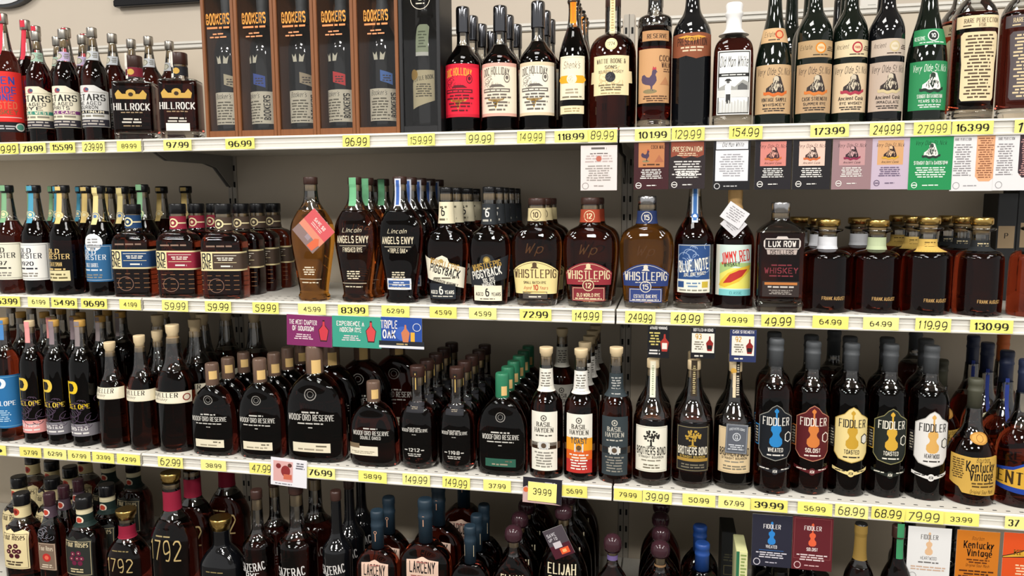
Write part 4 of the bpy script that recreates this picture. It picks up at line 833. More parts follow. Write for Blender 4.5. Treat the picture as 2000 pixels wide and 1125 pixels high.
bottle('lx','lux',2,1521,96,395,'r',(.905,.43,'silver','cyl'),'square crystal-base bottle with riveted black nameplate',[['label', ('p',[(-32,122),(32,122),(36,128),(36,138),(32,143),(12,143),(9,147),(-9,147),(-12,143),(-32,143),(-36,138),(-36,128)],'cfc4bc'), ('r',-33,124,33,141,'221c1c'), ('t','LUX ROW',0,127.5,10,54,'e4dcd4','b'), ('p',[(-28,112),(28,112),(30,121),(-30,121)],'b8a8a0'), ('t','DISTILLERS',0,113,7,46,'2a1e1e','b')], ['lower_label', ('r',-36,30,36,60,'332a28'), ('r',-32,53,32,58,'b8743c'), ('l',-30,30,46,52,1,'c8c0b8'), ('l',-26,26,34,44,3,'a09890')], ['embossed_lettering', ('t','WHISKEY',0,76,10,66,'7a3038','g'), ('l',-30,30,68,73,1,'7a3038'), ('l',-22,22,89,94,1,'7a3038')]],cork=(.86,.905),base=.1)
def lab_fa(c, txt=None):
    L = [['printed_lettering', ('t','FRANK AUGUST',8,26,6,48,'b8925a','b')]]
    L.append(['neck_label', ('r',-40,126,40,150,c)]+([('l',-12,12,129,146,4,txt)] if txt else [])); return L
for k,u,vt,c,tx,d,sh,bk in (('fa1',1613,428,'dfe0e4',None,'round decanter with white neck band and gold stopper','white-banded decanter',1),('fa2',1709,429,'bcc8a0',None,'round decanter with pale green neck band and gold stopper','green-banded decanter',0),('fa3',1808,424,'d0ae5c','6a5424','round decanter with gold neck band and gold stopper','gold-banded decanter',2),('fa4',1910,425,'25282a','c8b890','round decanter with black neck band and gold stopper','black-banded decanter',2),('fa5',2016,424,'25282a','c8b890','round decanter cut by the right edge of the second shelf',None,0)):
    bottle(k,'frank',2,u,100,vt,'r',(.925,.48,'gold','disc'),d,lab_fa(c,tx),cork=(.83,.9),back=bk,short=sh,fill=.685,gap=1.05)
extra('fa1', 1562, .12, 'bronze-stoppered decanter behind the square crystal-base bottle'); extra('fa1', 1670, .13, 'bronze-stoppered decanter between the white and green neck bands')
# ------------------------------------------------------------------ third shelf
def lab_pen(low, t, pc='e0c04a'):
    return [['printed_lettering', ('t','P',-6,86,38,25,pc,'S'), ('t','PENELOPE',-2,74,8,50,pc,'s'), ('wave',12,66,24,'4a3a4c')], ['lower_label', ('r',-36,20,36,44,low), ('t',t,-2,32,6,40,'e8e4e0','b'), ('l',-28,24,23,29,1,'e0dcd8')]]
bottle('pe1','pen',3,22,56,621,'r',(.95,.38,'mustard','cyl'),'round bottle with bright blue label, left end of third shelf',[['label', ('r',-36,26,36,128,'2a6ea4'), ('f',-33,29,33,125,.8,'7ab0d0'), ('t','P',0,90,30,24,'e4eaf0','S'), ('t','PENELOPE',0,70,8,48,'e4eaf0','s'), ('l',-20,18,38,62,6,'a8c8e0')], ['tax_strip', ('r',-4,200,5,238,'4f88c4')]],cork=(.9,.95),back=0)
bottle('pe2','pen',3,72,56,626,'d',(.95,.38,'pale','cyl'),'round bottle with gold initial and pink lower band',lab_pen('e09894','CASK FINISH')+[['tax_strip', ('r',-5,198,5,239,'eb9a98')]],cork=(.9,.95),back=1,short='pink-banded bottle')
bottle('pe3','pen',3,119,57,625,'d',(.95,.38,'mustard','cyl'),'round bottle with gold initial and grey lower band, left twin',lab_pen('77747a','TOASTED')+[['tax_strip', ('r',-5,198,5,243,'8c7c80')]],cork=(.9,.95),back=1,short='left grey-banded twin')
bottle('pe4','pen',3,169,60,625,'d',(.95,.38,'mustard','cyl'),'round bottle with gold initial and grey lower band, right twin',lab_pen('7a767c','TOASTED','e4c028')+[['tax_strip', ('r',-5,198,5,246,'8c8080')]],cork=(.9,.95),back=2,short='right grey-banded twin')
bottle('pe0','pen',3,-22,56,621,'r',(.95,.38,'mustard','cyl'),'red-labelled bottle almost outside the left edge',[['label', ('r',-36,26,36,60,'d8283a')]])
def lab_tr(w): return [['label', ('r',-w*1.25,96,w*1.0,118,'e6dcc0'), ('r',-w*1.2,98,-w*.2+w*.9,117,'ece4cc'), ('t','TRAVELLER',-w*.2,108,8,w*1.35,'4a443a','s'), ('t','Whiskey',-w*.2,101.5,5,w*.6,'6a6252','c')]+([('c',w*.78,107,7,'8a3a34'),('c',w*.78,107,5,'e0d4bc')] if w > 42 else [])]
bottle('t1','trav',3,224,62,668,'r',(.905,.36,'pale','flare'),'smallest of three bottles with narrow cream band and wood stopper',[[x[0]]+[tuple(v if i in (0,) else v for i, v in enumerate(y)) for y in x[1:]] for x in lab_tr(34)],cork=(.87,.905))
bottle('t2','trav',3,282,62,655,'r',(.9,.36,'pale','flare'),'middle of three bottles with narrow cream band and wood stopper',lab_tr(38),cork=(.86,.9),back=1,short='middle cream-banded bottle')
bottle('t3','trav',3,347,79,634,'r',(.9,.33,'pale','flare'),'largest of three bottles with narrow cream band and red seal',lab_tr(46),cork=(.86,.9),back=1,short='largest cream-banded bottle')
wc = 'c4c0b8'
def lab_wd(w, low='e0d6bc', big=1):
    f = w/93
    return [['printed_lettering', ('t','WOODFORD RESERVE',0,68*big,8*f,68*f,wc,'S'), ('l',-18*f,18*f,78*big,83*big,1,wc), ('l',-26*f,26*f,61*big,65*big,1,wc), ('l',-4*f,4*f,55*big,58*big,1,wc)],
            ['embossed_seal', ('o',0,108*big,9*f,1.4*f,'8a8680'), ('o',0,108*big,5*f,1*f,'77736e')], ['lower_label', ('r',-28*f,17*big,28*f,32*big,low), ('l',-24*f,22*f,19*big,24*big,1,'9a907a'), ('l',6*f,24*f,25*big,30*big,1,'6a6250')]]
def capw(c='clearbrown'): return [['cork_window', ('r',1,152,15,168,'dcb878')]]
bottle('wo1','wood',3,420,92,709,'d',(.765,.27,'clearbrown','cyl'),'smallest black arched flask of three with cream lower label',lab_wd(92)+capw(),back=2,short='smallest arched flask',gap=1.25)
bottle('wo2','wood',3,513,95,700,'d',(.765,.27,'clearbrown','cyl'),'middle black arched flask of three with cream lower label',lab_wd(95,big=1.05)+[['cork_window', ('r',1,158,16,176,'dcb878')]],back=3,short='middle arched flask',gap=1.25)
bottle('wo3','wood',3,620,124,674,'d',(.765,.27,'clearbrown','cyl'),'largest black arched flask with cream lower label',lab_wd(122,big=1.22)+[['cork_window', ('r',1,178,18,204,'dcb878')]],back=1,short='largest arched flask',gap=1.25)
extra('wo3', 706, .17, 'large black arched flask under the green and blue cards', rz=0); extra('wo3', 775, .27, 'large black arched flask deep behind the squat dark flask', rz=0)
bottle('wo4','wood',3,732,97,744,'d',(.765,.27,'clearbrown','cyl'),'squat dark red arched flask with cream and brown lower label',[['printed_lettering', ('t','WOODFORD RESERVE',0,62,7.5,70,wc,'S'), ('l',-20,20,72,77,1,wc), ('t','DOUBLE OAKED',0,54,5.5,40,wc,'b')], ['lower_label', ('r',-46,22,14,40,'e2d8c0'), ('r',-46,36,-22,45,'7a6850'), ('l',-40,10,25,31,2,'9a907a')], ['cork_window', ('r',1,136,14,154,'dcb878')]])
def lab_wb(n, p): return [['printed_lettering', ('t','WOODFORD RESERVE',0,74,5.5,52,wc,'S'), ('l',-14,14,80,83,1,wc), ('l',-4,4,68,70,1,wc), ('t',n,0,36,6,22,wc,'b'), ('l',-20,-13,37,41,1,wc), ('l',13,20,37,41,1,wc), ('l',-18,18,26,33,2,wc)], ['neck_label', ('r',-18,118,18,136,'26262a'), ('l',-6,6,124,130,2,'8a8070')], ['tax_strip', ('r',-4,155,4,196,'221c1a'), ('r',-1,160,1,192,'c8a860')]]
bottle('wb1','woodb',3,818,76,714,'d',(.9,.38,'brown','cyl'),'narrow dark flask with brown cap, printed proof number, left of two',lab_wb('121.2',0),cork=(.82,.9),base=.05,back=4,short='left brown-capped narrow flask',gap=1.02,bd=.3)
bottle('wb2','woodb',3,894,73,717,'d',(.9,.38,'brown','cyl'),'narrow dark flask with brown cap, printed proof number, right of two',lab_wb('119.8',0),cork=(.82,.9),base=.05,back=4,short='right brown-capped narrow flask',gap=1.02,bd=.3)
bottle('wo5','wood',3,982,99,728,'d',(.765,.27,'green','cyl'),'arched flask with green cap and green lower label',lab_wd(99,'2c5a4a',1.05)+[['cork_window', ('r',1,160,12,178,'dcb878')]],back=5,short='green-capped arched flask',gap=1.2,bd=.3)
def lab_bas(bg, ink, grad=None, mid=None):
    L = [('r',-28,16,28,130,bg)]
    if grad: L += [('r',-28,16,28,42,'b8302a'), ('r',-28,42,28,60,'d85f20'), ('r',-28,60,28,84,'e89a24')]
    L += [('c',0,118,6,ink,6), ('c',0,118,4,bg), ('c',0,118,2,ink), ('t','BASIL',0,102,8,30,ink,'s'), ('t','HAYDEN',0,91,8,38,ink,'s'), ('l',-20,20,82,87,1,ink)]
    if mid: L += [('t',mid,0,72+2,8,32,ink,'b')]
    L += [('l',-20,20,22,54,6,'e8e4d8' if grad else '8a867c')]
    return [['label']+L, ['belt', ('r',-36,58,36,71,'4a3424'), ('r',-12,60,12,70,'d8d4c8'), ('c',0,65,8,'c4c4c0'), ('c',0,65,5,'5a4a3a'), ('r',-9,57,-6,73,'d4d4d0'), ('r',6,57,9,73,'d4d4d0')], ['neck_label', ('r',-40,174,40,218,bg if not grad else WH), ('l',-10,12,178,212,7,'77736a' if bg != '333c40' else 'a8a8a4')]]
bottle('b1','basil',3,1067,66,678,'r',(.925,.4,'pale','flare'),'round bottle with white label, brown belt and pale wood stopper',lab_bas('e9e4d6','5a564e'),cork=(.87,.925),back=0)
bottle('b2','basil',3,1134,66,681,'r',(.925,.4,'pale','flare'),'round bottle with label fading from white to orange and red',lab_bas('e9e4d6','5a564e',1,'TOAST'),cork=(.87,.925),back=4,short='orange and red belt label')
bottle('b3','basil',3,1202,66,678,'r',(.925,.4,'pale','flare'),'round bottle with slate label, brown belt and pale wood stopper',lab_bas('333c40','b8b4a8'),cork=(.87,.925),back=0)
extra('b1', 1098, .28, 'white-labelled belt bottle standing alone near the back', rz=.1)
def lab_bro(bg, ink, y0=28, treec=None, gold=0):
    return [['label', ('r',-36,y0,34,y0+88,bg), ('f',-34,y0+2,32,y0+86,.6,'8a8474' if bg != '201e1e' else 'b8a878'), ('tree',-1,y0+50,8.5,treec or ink), ('t',"BROTHER'S BOND",-1,y0+34,13,62,ink,'b',{'aspect':.45}), ('t','STRAIGHT BOURBON',-1,y0+27,4,52,ink if not gold else 'c8a850','g'), ('r',-34,y0+20,32,y0+26,gold) if gold else ('l',-28,26,y0+20,y0+25,1,'8a8474'), ('l',-24,24,y0+6,y0+16,2,'77705e')]]
bottle('bb1','bro',3,1273,77,700,'w',(.93,.32,'pale','cyl'),'round bottle with white oak tree label and cream neck strip',lab_bro('e9e4d2','26241f')+[['tax_strip', ('r',-5.5,178,5.5,247,'e6e0c8'), ('l',-2,2,182,240,14,'8a9a7a')]],cork=(.87,.93),base=.05,back=1,short='white oak tree label')
bottle('bb2','bro',3,1352,80,703,'r',(.93,.32,'pale','cyl'),'round bottle with black label and gold tree',lab_bro('201e1e','e4dcc8',34,'b8943c','a8843a')+[['tax_strip', ('r',-6,186,6,254,'3a3024'), ('l',-3,3,190,245,14,'b8a878')]],cork=(.87,.93),base=.05,back=1,short='gold tree black label')
bottle('bb3','bro',3,1432,82,707,'d',(.93,.32,'pale','cyl'),'round bottle with tan label and small grey hang tag',lab_bro('dcc49a','2a2420',34)+[['tax_strip', ('r',-6,186,0,256,'dcc8a4'), ('r',0,186,8,256,'26221e'), ('l',1,7,190,250,14,'d8ccb4'), ('c',-5,236,6,'d8a84a')]],cork=(.87,.93),base=.05,back=1,short='tan tree label',)
def lab_fid(bg, ink, vio, sub, edge):
    P = [(-37,84),(-26,72),(0,66),(26,72),(37,84),(37,150),(28,155),(17,160),(9,169),(0,174),(-9,169),(-17,160),(-28,155),(-37,150)]
    return [['label', ('p',P,edge), ('p',[(x*.95, 120+(y-120)*.97) for x,y in P],bg), ('v',0,95,10.2,vio), ('t','FIDDLER',0,135,14,56,ink,'S'), ('t',sub,0,84,7,30,ink,'b'), ('l',-26,26,75,80,1,ink), ('p',[(18,106),(26,102),(34,106),(34,118),(26,123),(18,118)],ink), ('p',[(20,107),(26,104),(32,107),(32,117),(26,121),(20,117)],bg if ink != '2a2624' else 'e0dcd0')],
            ['side_label', ('r',-52,92,-36,132,vio if bg != 'e4cf8e' and bg != 'dedbd6' else '2a2624'), ('r',-51,94,-38,130,BK), ('l',-50,-39,96,128,6,'b8b09c')],
            ['lower_label', ('p',[(-40,50),(-8,43),(8,43),(40,50),(40,56),(8,49.5),(-8,49.5),(-40,56)],bg if bg != '15191f' else '202024'), ('c',0,46,7,bg if bg not in ('15191f',) else '202024'), ('t','ASW',0,43.5,5,9,ink,'b'), ('l',-34,-10,48,52,1,ink), ('l',10,34,48,52,1,ink)]]
for k,u,w,vt,a,d,sh,bk in (('fi1',1509,74,661,('15191f','e0dcd4','2a80c0','WHEATED','8a8880'),'grey-capsuled bottle with black label and blue violin','blue violin label',1),('fi2',1580,77,667,('571a1e','e8dcd0','cf7a3c','SOLOIST','b87a60'),'grey-capsuled bottle with maroon label and copper violin','copper violin label',1),('fi3',1654,79,670,('e4cf8e','2a2624','c49a34','TOASTED','b89a50'),'grey-capsuled bottle with pale yellow label and gold violin','yellow label gold violin',2),('fi4',1729,81,672,('20241f','e4dfcf','d0a43a','TOASTED','8a8458'),'grey-capsuled bottle with dark green label and gold violin','green label gold violin',1),('fi5',1807,84,675,('dedbd6','2a2624','d8a85c','HEARTWOOD','b0aca4'),'grey-capsuled bottle with white label and gold violin','white label gold violin',1)):
    bottle(k,'fid',3,u,w,vt,'r' if k in ('fi1','fi2') else 'd',(.82,.39,'char','step'),d,lab_fid(*a),back=bk,short=sh)
bottle('kv','kv',3,1895,102,739,'r',(.77,.3,'olive','step'),'wide-shouldered bottle with gold parchment label and wax seal',[['label', ('p',[(-60,42),(-50,38),(-38,34),(-30,24),(46,20),(52,30),(52,94),(40,97),(-14,94),(-60,96)],'caa24c'), ('t','Bourbon',8,86,9,28,'3a2c18','c'), ('t','Kentucky',6,68,18,62,'16120e','S'), ('t','Vintage',8,51,17,52,'16120e','S'), ('l',-16,40,36,48,2,'5a4420'), ('t','Original Sour Mash',10,25,7,50,'4a3818','c'), ('l',-54,-28,50,90,9,'5a4420')], ['wax_seal', ('c',4,128,19,'b8843a',11), ('c',4,128,15,'cf9c4e',8), ('o',4,128,7,1,'8a5a24')]],back=2,short='gold parchment bottle')
bottle('nm','kv',3,1990,106,702,'r',(.78,.3,'navy','step'),'wide-shouldered bottle with blue-edged yellow label cut by the right edge',[['label', ('p',[(-90,36),(-20,28),(80,20),(80,100),(20,96),(-4,90),(-30,78),(-90,70)],'1f3e94'), ('p',[(-90,43),(-20,38),(80,34),(80,92),(16,90),(-6,84),(-30,72),(-90,64)],'d0a238'), ('t','KENTUCKY',-8,46,22,150,'3a2a14','s'), ('t','PURE',14,72,13,34,'3a2a14','s')], ['wax_seal', ('c',2,128,14,'c4bc94',9), ('o',2,128,7,1,'8a8460')], ['tax_strip', ('r',-4,150,4,238,'2c3e8c')]],back=3,short='blue-edged yellow label',gap=1.0)
extra('kv', 1843, .22, 'olive-capped bottle behind the white violin label'); extra('kv', 1868, .3, 'dark olive capsule in the third row above the parchment bottle')
extra('fi4', 1790, .22, 'grey-capsuled bottle deep between the green and white violin labels'); ob = extra('nm', 1955, .3, 'orange-capsuled bottle at the back right of the third shelf')
if ob:
    for ch in ob.children:
        if ch.name.startswith('capsule'):
            ch.data = ch.data.copy(); ch.data.materials.clear(); ch.data.materials.append(mat('orange_stopper', 'c2622a', .5))
# clear-necked rear rows behind the left end of the third shelf
bottle_rows = ((40,.13),(80,.14),(122,.15),(160,.15),(203,.14),(240,.2),(307,.16),(318,.3),(394,.2),(372,.3),(440,.24),(490,.28),(20,.3),(60,.3),(100,.3),(145,.3),(190,.3))
pos = ('first','second','third','fourth','fifth','sixth','seventh','eighth','ninth','tenth','eleventh','twelfth','thirteenth')
rr_ = sorted([b for b in bottle_rows])
for i, (uc, dy) in enumerate(rr_):
    src = 't3' if uc > 250 else 'pe3'
    tgt = extra(src, uc, dy, f'clear-necked rear bottle on the third left shelf, {"%s" % (["first","second","third","fourth","fifth","sixth","seventh","eighth","ninth","tenth","eleventh","twelfth","thirteenth","fourteenth","fifteenth","sixteenth","seventeenth","eighteenth"][i])} from the left', rz=2.6)
# ------------------------------------------------------------------ bottom shelf
def lab_4r(bg, ink, c, w=26, d=17):
    return [['label', ('p',[(-w,24+d),(w,24+d),(w,92+d),(w-10,98+d),(2,93+d),(-6,99+d),(-14,94+d),(-w,98+d)],bg), ('f',-w+2,26+d,w-2,90+d,.7,ink), ('t','Four Roses',0,80+d,10,w*1.6,ink,'s')]+[('c',x,y+d,4.5,c) for x,y in ((-6,66),(5,68),(-9,57),(2,58),(10,58),(-4,49),(7,49))]+[('c',x,y+d,1.4,'c8a090') for x,y in ((-6,66),(5,68),(-9,57),(2,58),(10,58))]+[('l',-w*.7,w*.7,30+d,40+d,2,ink)]]
bottle('ro1','rose',4,52,82,962,'d',(.88,.42,'black','disc'),'dark bottle with cream rose label and cream neck band, bottom left',lab_4r('e0cf9e','3a2a20','4a1822')+[['neck_label', ('r',-52,146,52,168,'e0cf9e'), ('c',-2,157,7,'b84a34'), ('c',-2,157,4,'7a1c1c')]],cork=(.85,.88),base=.06)
bottle('ro2','roseq',4,107,56,962,'d',(.88,.5,'purple','cyl'),'square-shouldered dark bottle with brown rose label, bottom left',[['label', ('r',-17,46,17,98,'7a6656'), ('f',-16,47,16,97,.8,'c8b098'), ('t','Four Roses',0,84,8,26,'d8c8b0','s'), ('c',0,70,8,'b8302c'), ('c',0,70,4,'e06a50'), ('l',-12,12,50,58,2,'d8c8b0'), ('wave',0,116,12,'8a8a94')], ['neck_label', ('r',-40,152,40,174,'4a3a44'), ('c',-1,162,7,'e0d0c8'), ('c',-1,162,5,'b8402c')]],back=2,short='brown rose label')
bottle('ro3','rose',4,173,82,968,'d',(.88,.42,'black','disc'),'dark bottle with dark green rose label, bottom left',lab_4r('2a2c28','c8b890','6a1e3c',27)+[['neck_label', ('r',-52,143,52,166,'1e2e2a'), ('r',-52,166,52,176,'d8cda8'), ('c',-1,155,8,'e8d8c0'), ('c',-1,155,5.5,'b8402c')]],cork=(.85,.88),base=.06,back=1,short='dark green rose label')
for i,(uc,dy,d) in enumerate(((36,.12,'cream-banded neck behind the cream rose label'),(62,.3,'cream-banded neck deepest above the brown rose label'),(92,.16,'pale-banded neck in the second row of the bottom left'),(100,.26,'pale-banded neck in the third row of the bottom left'),(130,.2,'tan-banded neck in the third row of the bottom left'),(165,.3,'tan-banded neck right of the rose bottles, bottom left'),(210,.3,'dark-banded neck in the rear row of the bottom left'),(250,.32,'rose-marked neck far behind the red-banded bottles'))):
    extra('ro1' if i < 6 else 'ro3', uc, dy, d)
lab_92 = lambda s, y=58: [['printed_lettering', ('t','1792',0,y*s,24*s,50*s,'b8a06c','g',{'wt':.55,'aspect':.5}), ('l',-20*s,20*s,(y+36)*s,(y+40)*s,1,'8a7a50')]]
bottle('n1','s1792',4,254,88,994,'d',(.9,.46,'gold','flare'),'dark bottle with maroon neck band and gold cap, smaller',lab_92(1)+[['neck_label', ('r',-56,129,56,153,'8a1c34')]],cork=(.87,.9),back=0)
bottle('n2','s1792',4,345,94,922,'d',(.92,.42,'gold','flare'),'tall dark bottle with maroon neck band and gold cap',[['printed_lettering', ('t','1792',0,91,36,60,'b8a06c','g',{'wt':.5,'aspect':.5}), ('l',-24,16,133,138,1,'9a8a60')], ['neck_label', ('r',-56,193,56,230,'8a1c34')]],cork=(.89,.92),back=1,short='tall maroon-necked bottle')
bottle('n3','s1792',4,437,90,1010,'k',(.88,.48,'gold','flare'),'dark bottle with black neck band and round gold cap',lab_92(1,40))
extra('n2', 440, .13, 'tall gold-lettered dark bottle behind the round gold cap', rz=0)
bottle('z1','saz',4,509,64,956,'d',(.93,.36,'brown','disc'),'clear-necked faceted bottle with white script lettering, left of three',[['printed_lettering', ('t','SAZERAC',0,88,14,50,'d8d4d0','S',{'rot':.14}), ('t','RYE',0,72,12,26,'d8d4d0','S')]],cork=(.85,.93),back=1,short='left faceted bottle')
bottle('z2','saz',4,585,80,945,'d',(.93,.36,'brown','disc'),'larger clear-necked faceted bottle with white script lettering',[['printed_lettering', ('t','SAZERAC',0,86,15,58,'d8d4d0','S',{'rot':.1}), ('t','RYE',0,70,12,26,'d8d4d0','S')]],cork=(.85,.93),back=1,short='larger faceted bottle')
bottle('z3','saz',4,662,60,958,'k',(.93,.36,'brown','disc'),'clear-necked faceted bottle with white script lettering, right of three',[['printed_lettering', ('t','SAZERAC',0,100,15,50,'d8d4d0','S',{'rot':.14}), ('t','RYE',0,84,12,26,'d8d4d0','S')]],cork=(.85,.93),back=2,short='right faceted bottle')
def lab_lar(w=26, d=42): return [['label', ('p',[(-w,d),(w,d),(w,d+88),(w*.4,d+90),(0,d+95),(-w*.4,d+90),(-w,d+88)],'d8b8a4'), ('t','LARCENY',0,d+66,19,w*1.6,'221e1e','b',{'aspect':.4}), ('l',-w*.8,w*.8,d+57,d+61,1,'8a4a40'), ('c',0,d+44,7,'221e1e'), ('p',[(-4,d+20),(4,d+20),(2,d+42),(-2,d+42)],'221e1e'), ('l',-w*.5,w*.5,d+83,d+87,1,'a86a60')]]
keyop = ['key_print', ('r',-.8,180,.8,194,'c8987c'), ('o',0,197,3,1,'c8987c')]
bottle('l1','larc',4,741,86,996,'r',(.69,.29,'teal','step'),'flask with pinkish label and dark teal capsule, left of two',lab_lar()+[keyop],back=1,short='left pink-labelled flask',gap=1.5)
bottle('l2','larc',4,834,104,974,'r',(.69,.27,'teal','step'),'larger flask with pinkish label and dark teal capsule',lab_lar(31,58)+[['key_print', ('r',-.8,220,.8,234,'c8987c'), ('o',0,237,3,1,'c8987c')]],back=1,short='larger pink-labelled flask',gap=1.5)
bottle('l3','larc',4,920,78,1026,'d',(.68,.3,'teal','step'),'small flask with teal capsule and two key prints',lab_lar(22,30)+[['key_print', ('r',-10,170,-9,192,'d8c8a8'), ('r',9,170,10,192,'d8c8a8')]],back=2,short='small teal-capsuled flask',gap=1.3)
extra('l2', 905, .24, 'rear flask whose pale keyhole label shows upright', rz=0)
def lab_eli(w, y=128): return [['printed_lettering', ('t','ELIJAH',0,y,18,w,'dccfae','S'), ('t','CRAIG',0,y-24,18,w,'dccfae','S')]]
bottle('e1','eli',4,1004,92,1026,'d',(.88,.37,'purple','dome'),'arched flask with round purple stopper, left of the tagged one',lab_eli(44,118),cork=(.83,.88),back=4,short='left dome-stoppered flask',gap=1.4,bd=.3)
bottle('e2','eli',4,1100,104,985,'d',(.905,.33,'purple','dome'),'large arched flask with dome stopper and tilted dark hang tag',lab_eli(56,136),cork=(.86,.905),back=3,short='tagged dome-stoppered flask',gap=1.4,bd=.3)
bottle('e3','eli',4,1195,84,1043,'d',(.87,.41,'purple','dome'),'small arched flask with domed purple stopper and lilac ring',lab_eli(40,100)+[['neck_label', ('r',-40,194,40,203,'6a5a88')]],cork=(.83,.87))
bottle('e4','eli',4,1287,92,1056,'d',(.88,.4,'purple','dome'),'arched flask with domed stopper right of the slotted upright',lab_eli(44,110)+[['neck_label', ('r',-40,192,40,196,'8a6a4a')]],cork=(.82,.88),back=3,short='right dome-stoppered flask',gap=1.5,bd=.3)
bottle('bl','tall',4,1368,80,1060,'d',(.78,.36,'blue','step'),'dark bottle with bright blue capsule, bottom shelf',[['label', ('r',-36,20,36,90,'d8cfb8'), ('l',-24,24,30,80,5,'5a564e')]],back=1,short='blue-capsuled bottle')
bottle('gs','pen',4,1670,62,1022,'d',(.93,.4,'black','disc'),'dark bottle with long gold foil neck right of the maroon card',[['neck_foil', ('r',-24,250,24,316,'8a6f36')]],back=0)
bottle('gr','tall',4,1742,66,1026,'d',(.93,.4,'brown','cyl'),'dark bottle with green neck strip left of the white card',[['tax_strip', ('r',-6,262,8,330,'3c8a5c')]],cork=(.87,.93),back=0)
bottle('dk','fid',4,1520,78,1112,'k',(.86,.38,'black','cyl'),'black bottle below the navy card on the bottom shelf',[['label', ('r',-30,40,30,60,'3a3a3c')]],inset=.07,back=2,short='black bottle under the navy card')
bottle('dk2','fid',4,1600,80,1120,'k',(.86,.38,'black','cyl'),'black bottle below the maroon card on the bottom shelf',[['label', ('r',-30,40,30,60,'3a3a3c')]],inset=.07,back=2,short='black bottle under the maroon card')
bottle('dk3','fid',4,1815,84,1075,'k',(.86,.38,'black','cyl'),'black bottle behind the white card on the bottom shelf',[['label', ('r',-30,40,30,60,'3a3a3c')]],inset=.07,back=2,short='black bottle behind the white card')
bottle('dk4','fid',4,1905,84,1080,'k',(.86,.38,'black','cyl'),'black bottle behind the orange card on the bottom shelf',[['label', ('r',-30,40,30,60,'3a3a3c')]],inset=.07,back=2,short='black bottle behind the orange card')
# ------------------------------------------------------------------ hang tags, boxes, cards
def card(k, u0, u1, v0, v1, ops, desc, name='info_card', dy=-.0015, rot=0, cat='card', wpx=None, par=None, Y=None):
    yk = SH[k][1] if k else 0; Y = yk+dy if Y is None else Y
    a = on_y((u0+u1)/2, (v0+v1)/2, Y); xa = on_y(u0, (v0+v1)/2, Y).x; xb = on_y(u1, (v0+v1)/2, Y).x; za = on_y((u0+u1)/2, v0, Y).z; zb = on_y((u0+u1)/2, v1, Y).z
    w, h = xb-xa, za-zb; W0, H0 = u1-u0, v1-v0
    if ops[0][0] == 'r': ops = [('r', -W0/2, -H0/2, W0/2, H0/2, ops[0][5])]+list(ops[1:])
    sx, sz = w/W0, h/H0
    F = lambda x, z, off: (x, -off, z)
    o = empty(name, a); o.rotation_euler = (0, rot, 0)
    pp = box('paper', -w/2, w/2, 0, .0006, -h/2, h/2, mat('card_stock', 'e8e6e0', .6), o)
    link('print', art_mesh('print', ops, F, sx, sz, gx=0, base=.0002), pp)
    tag(o, desc, cat); return o
def talk(bg, lab, ink='e4e0da', art=(), w=34, h=46, fr=None):
    o = [('r',-w,-h,w,h,bg)]
    if lab: o.append(('r',-w*.74,-h*.05,w*.74,h*.99,lab))
    o += list(art)+[('l',-w*.8,w*.8,-h*.55,-h*.12,5,ink), ('o',-w*.72,-h*.82,6,1.4,ink), ('r',-w*.83,-h*.84,-w*.61,-h*.8,ink), ('l',-w*.35,w*.4,-h*.86,-h*.78,1,ink)]
    return o
vo = lambda ink, rb, c2='e0c4a8': [('t','Very Olde St. Nick',0,33,7,54,ink,'c'), ('sage',0,12,4.2,ink,c2,rb), ('t','Ancient Cask',0,1.5,4,34,ink,'c')]
card(1,1134,1205,284,372,[('r',-36,-44,36,44,'ded4d0'),('l',-24,24,34,42,1,'6a6460'),('l',-18,18,26,30,1,'6a6460'),('l',-32,32,10,26,3,'b8a8a4'),('c',0,18,5.5,'b86a58'),('l',-28,28,-26,6,7,'9a948e'),('o',-26,-35,6.5,1,'8a8884'),('l',-14,14,-37,-33,1,'9a948e')],'white text card hanging below the top shelf left of the seam')
card(1,1238,1306,279,370,talk('3f1e22','b97a50',art=[('rooster',-10,10,4.4,'4a3a50','a8403c'),('t','COCK WALK',14,34,6,30,'4a2c1e','s'),('p',[(6,8),(24,8),(15,22)],'a8684a'),('l',-20,20,0,6,1,'5a3c2a')]),'maroon card picturing a rooster, below the top shelf')
card(1,1307,1377,277,369,talk('2e2628',None,art=[('p',[(-32,16),(-20,20),(-6,14),(8,18),(20,15),(32,20),(32,46),(-32,46)],'8a4634'),('t','PRESERVATION',0,27,9,58,'dccaa8','S'),('l',-22,22,18,25,2,'d8c0a0'),('l',-32,32,-20,10,6,'d0ccc8')]),'charcoal card with copper torn-edge panel, below the top shelf')
card(1,1393,1465,276,371,[('r',-36,-48,36,48,'1d1c1e'),('r',-31,32,31,48,'dedee0'),('t','Old Man White',2,37,8,42,'1c1c1c','c'),('r',-32,-30,32,30,'dcdce0'),('l',-26,26,-22,24,10,'9a9a9e'),('o',-28,-40,6,1.4,'c8c8c8'),('l',-16,12,-42,-38,1,'b8b8b8')],'black card with two white rounded panels, below the top shelf')
card(1,1474,1545,274,370,talk('232024','cf8278',art=vo('4a3034','c06a3a','d8a090')),'black card with salmon old man picture, below the top shelf')
card(1,1548,1622,273,370,talk('211f22','e0bfae',art=vo('4a3a38','c8683a','e0c4b4')),'black card with pale pink old man picture, below the top shelf',dy=-.002)
card(1,1625,1702,271,370,talk('94777a','bc9090',art=vo('3a2a30','8a2c48','c8a0a0')),'mauve card with old man and wine ribbon, below the top shelf',dy=-.0015)
card(1,1698,1778,269,370,talk('bfaebe','cf9f70',art=vo('33262a','d0a03c','e0b890'),ink='6a5c74'),'lilac card with orange old man picture, below the top shelf',dy=-.0008)
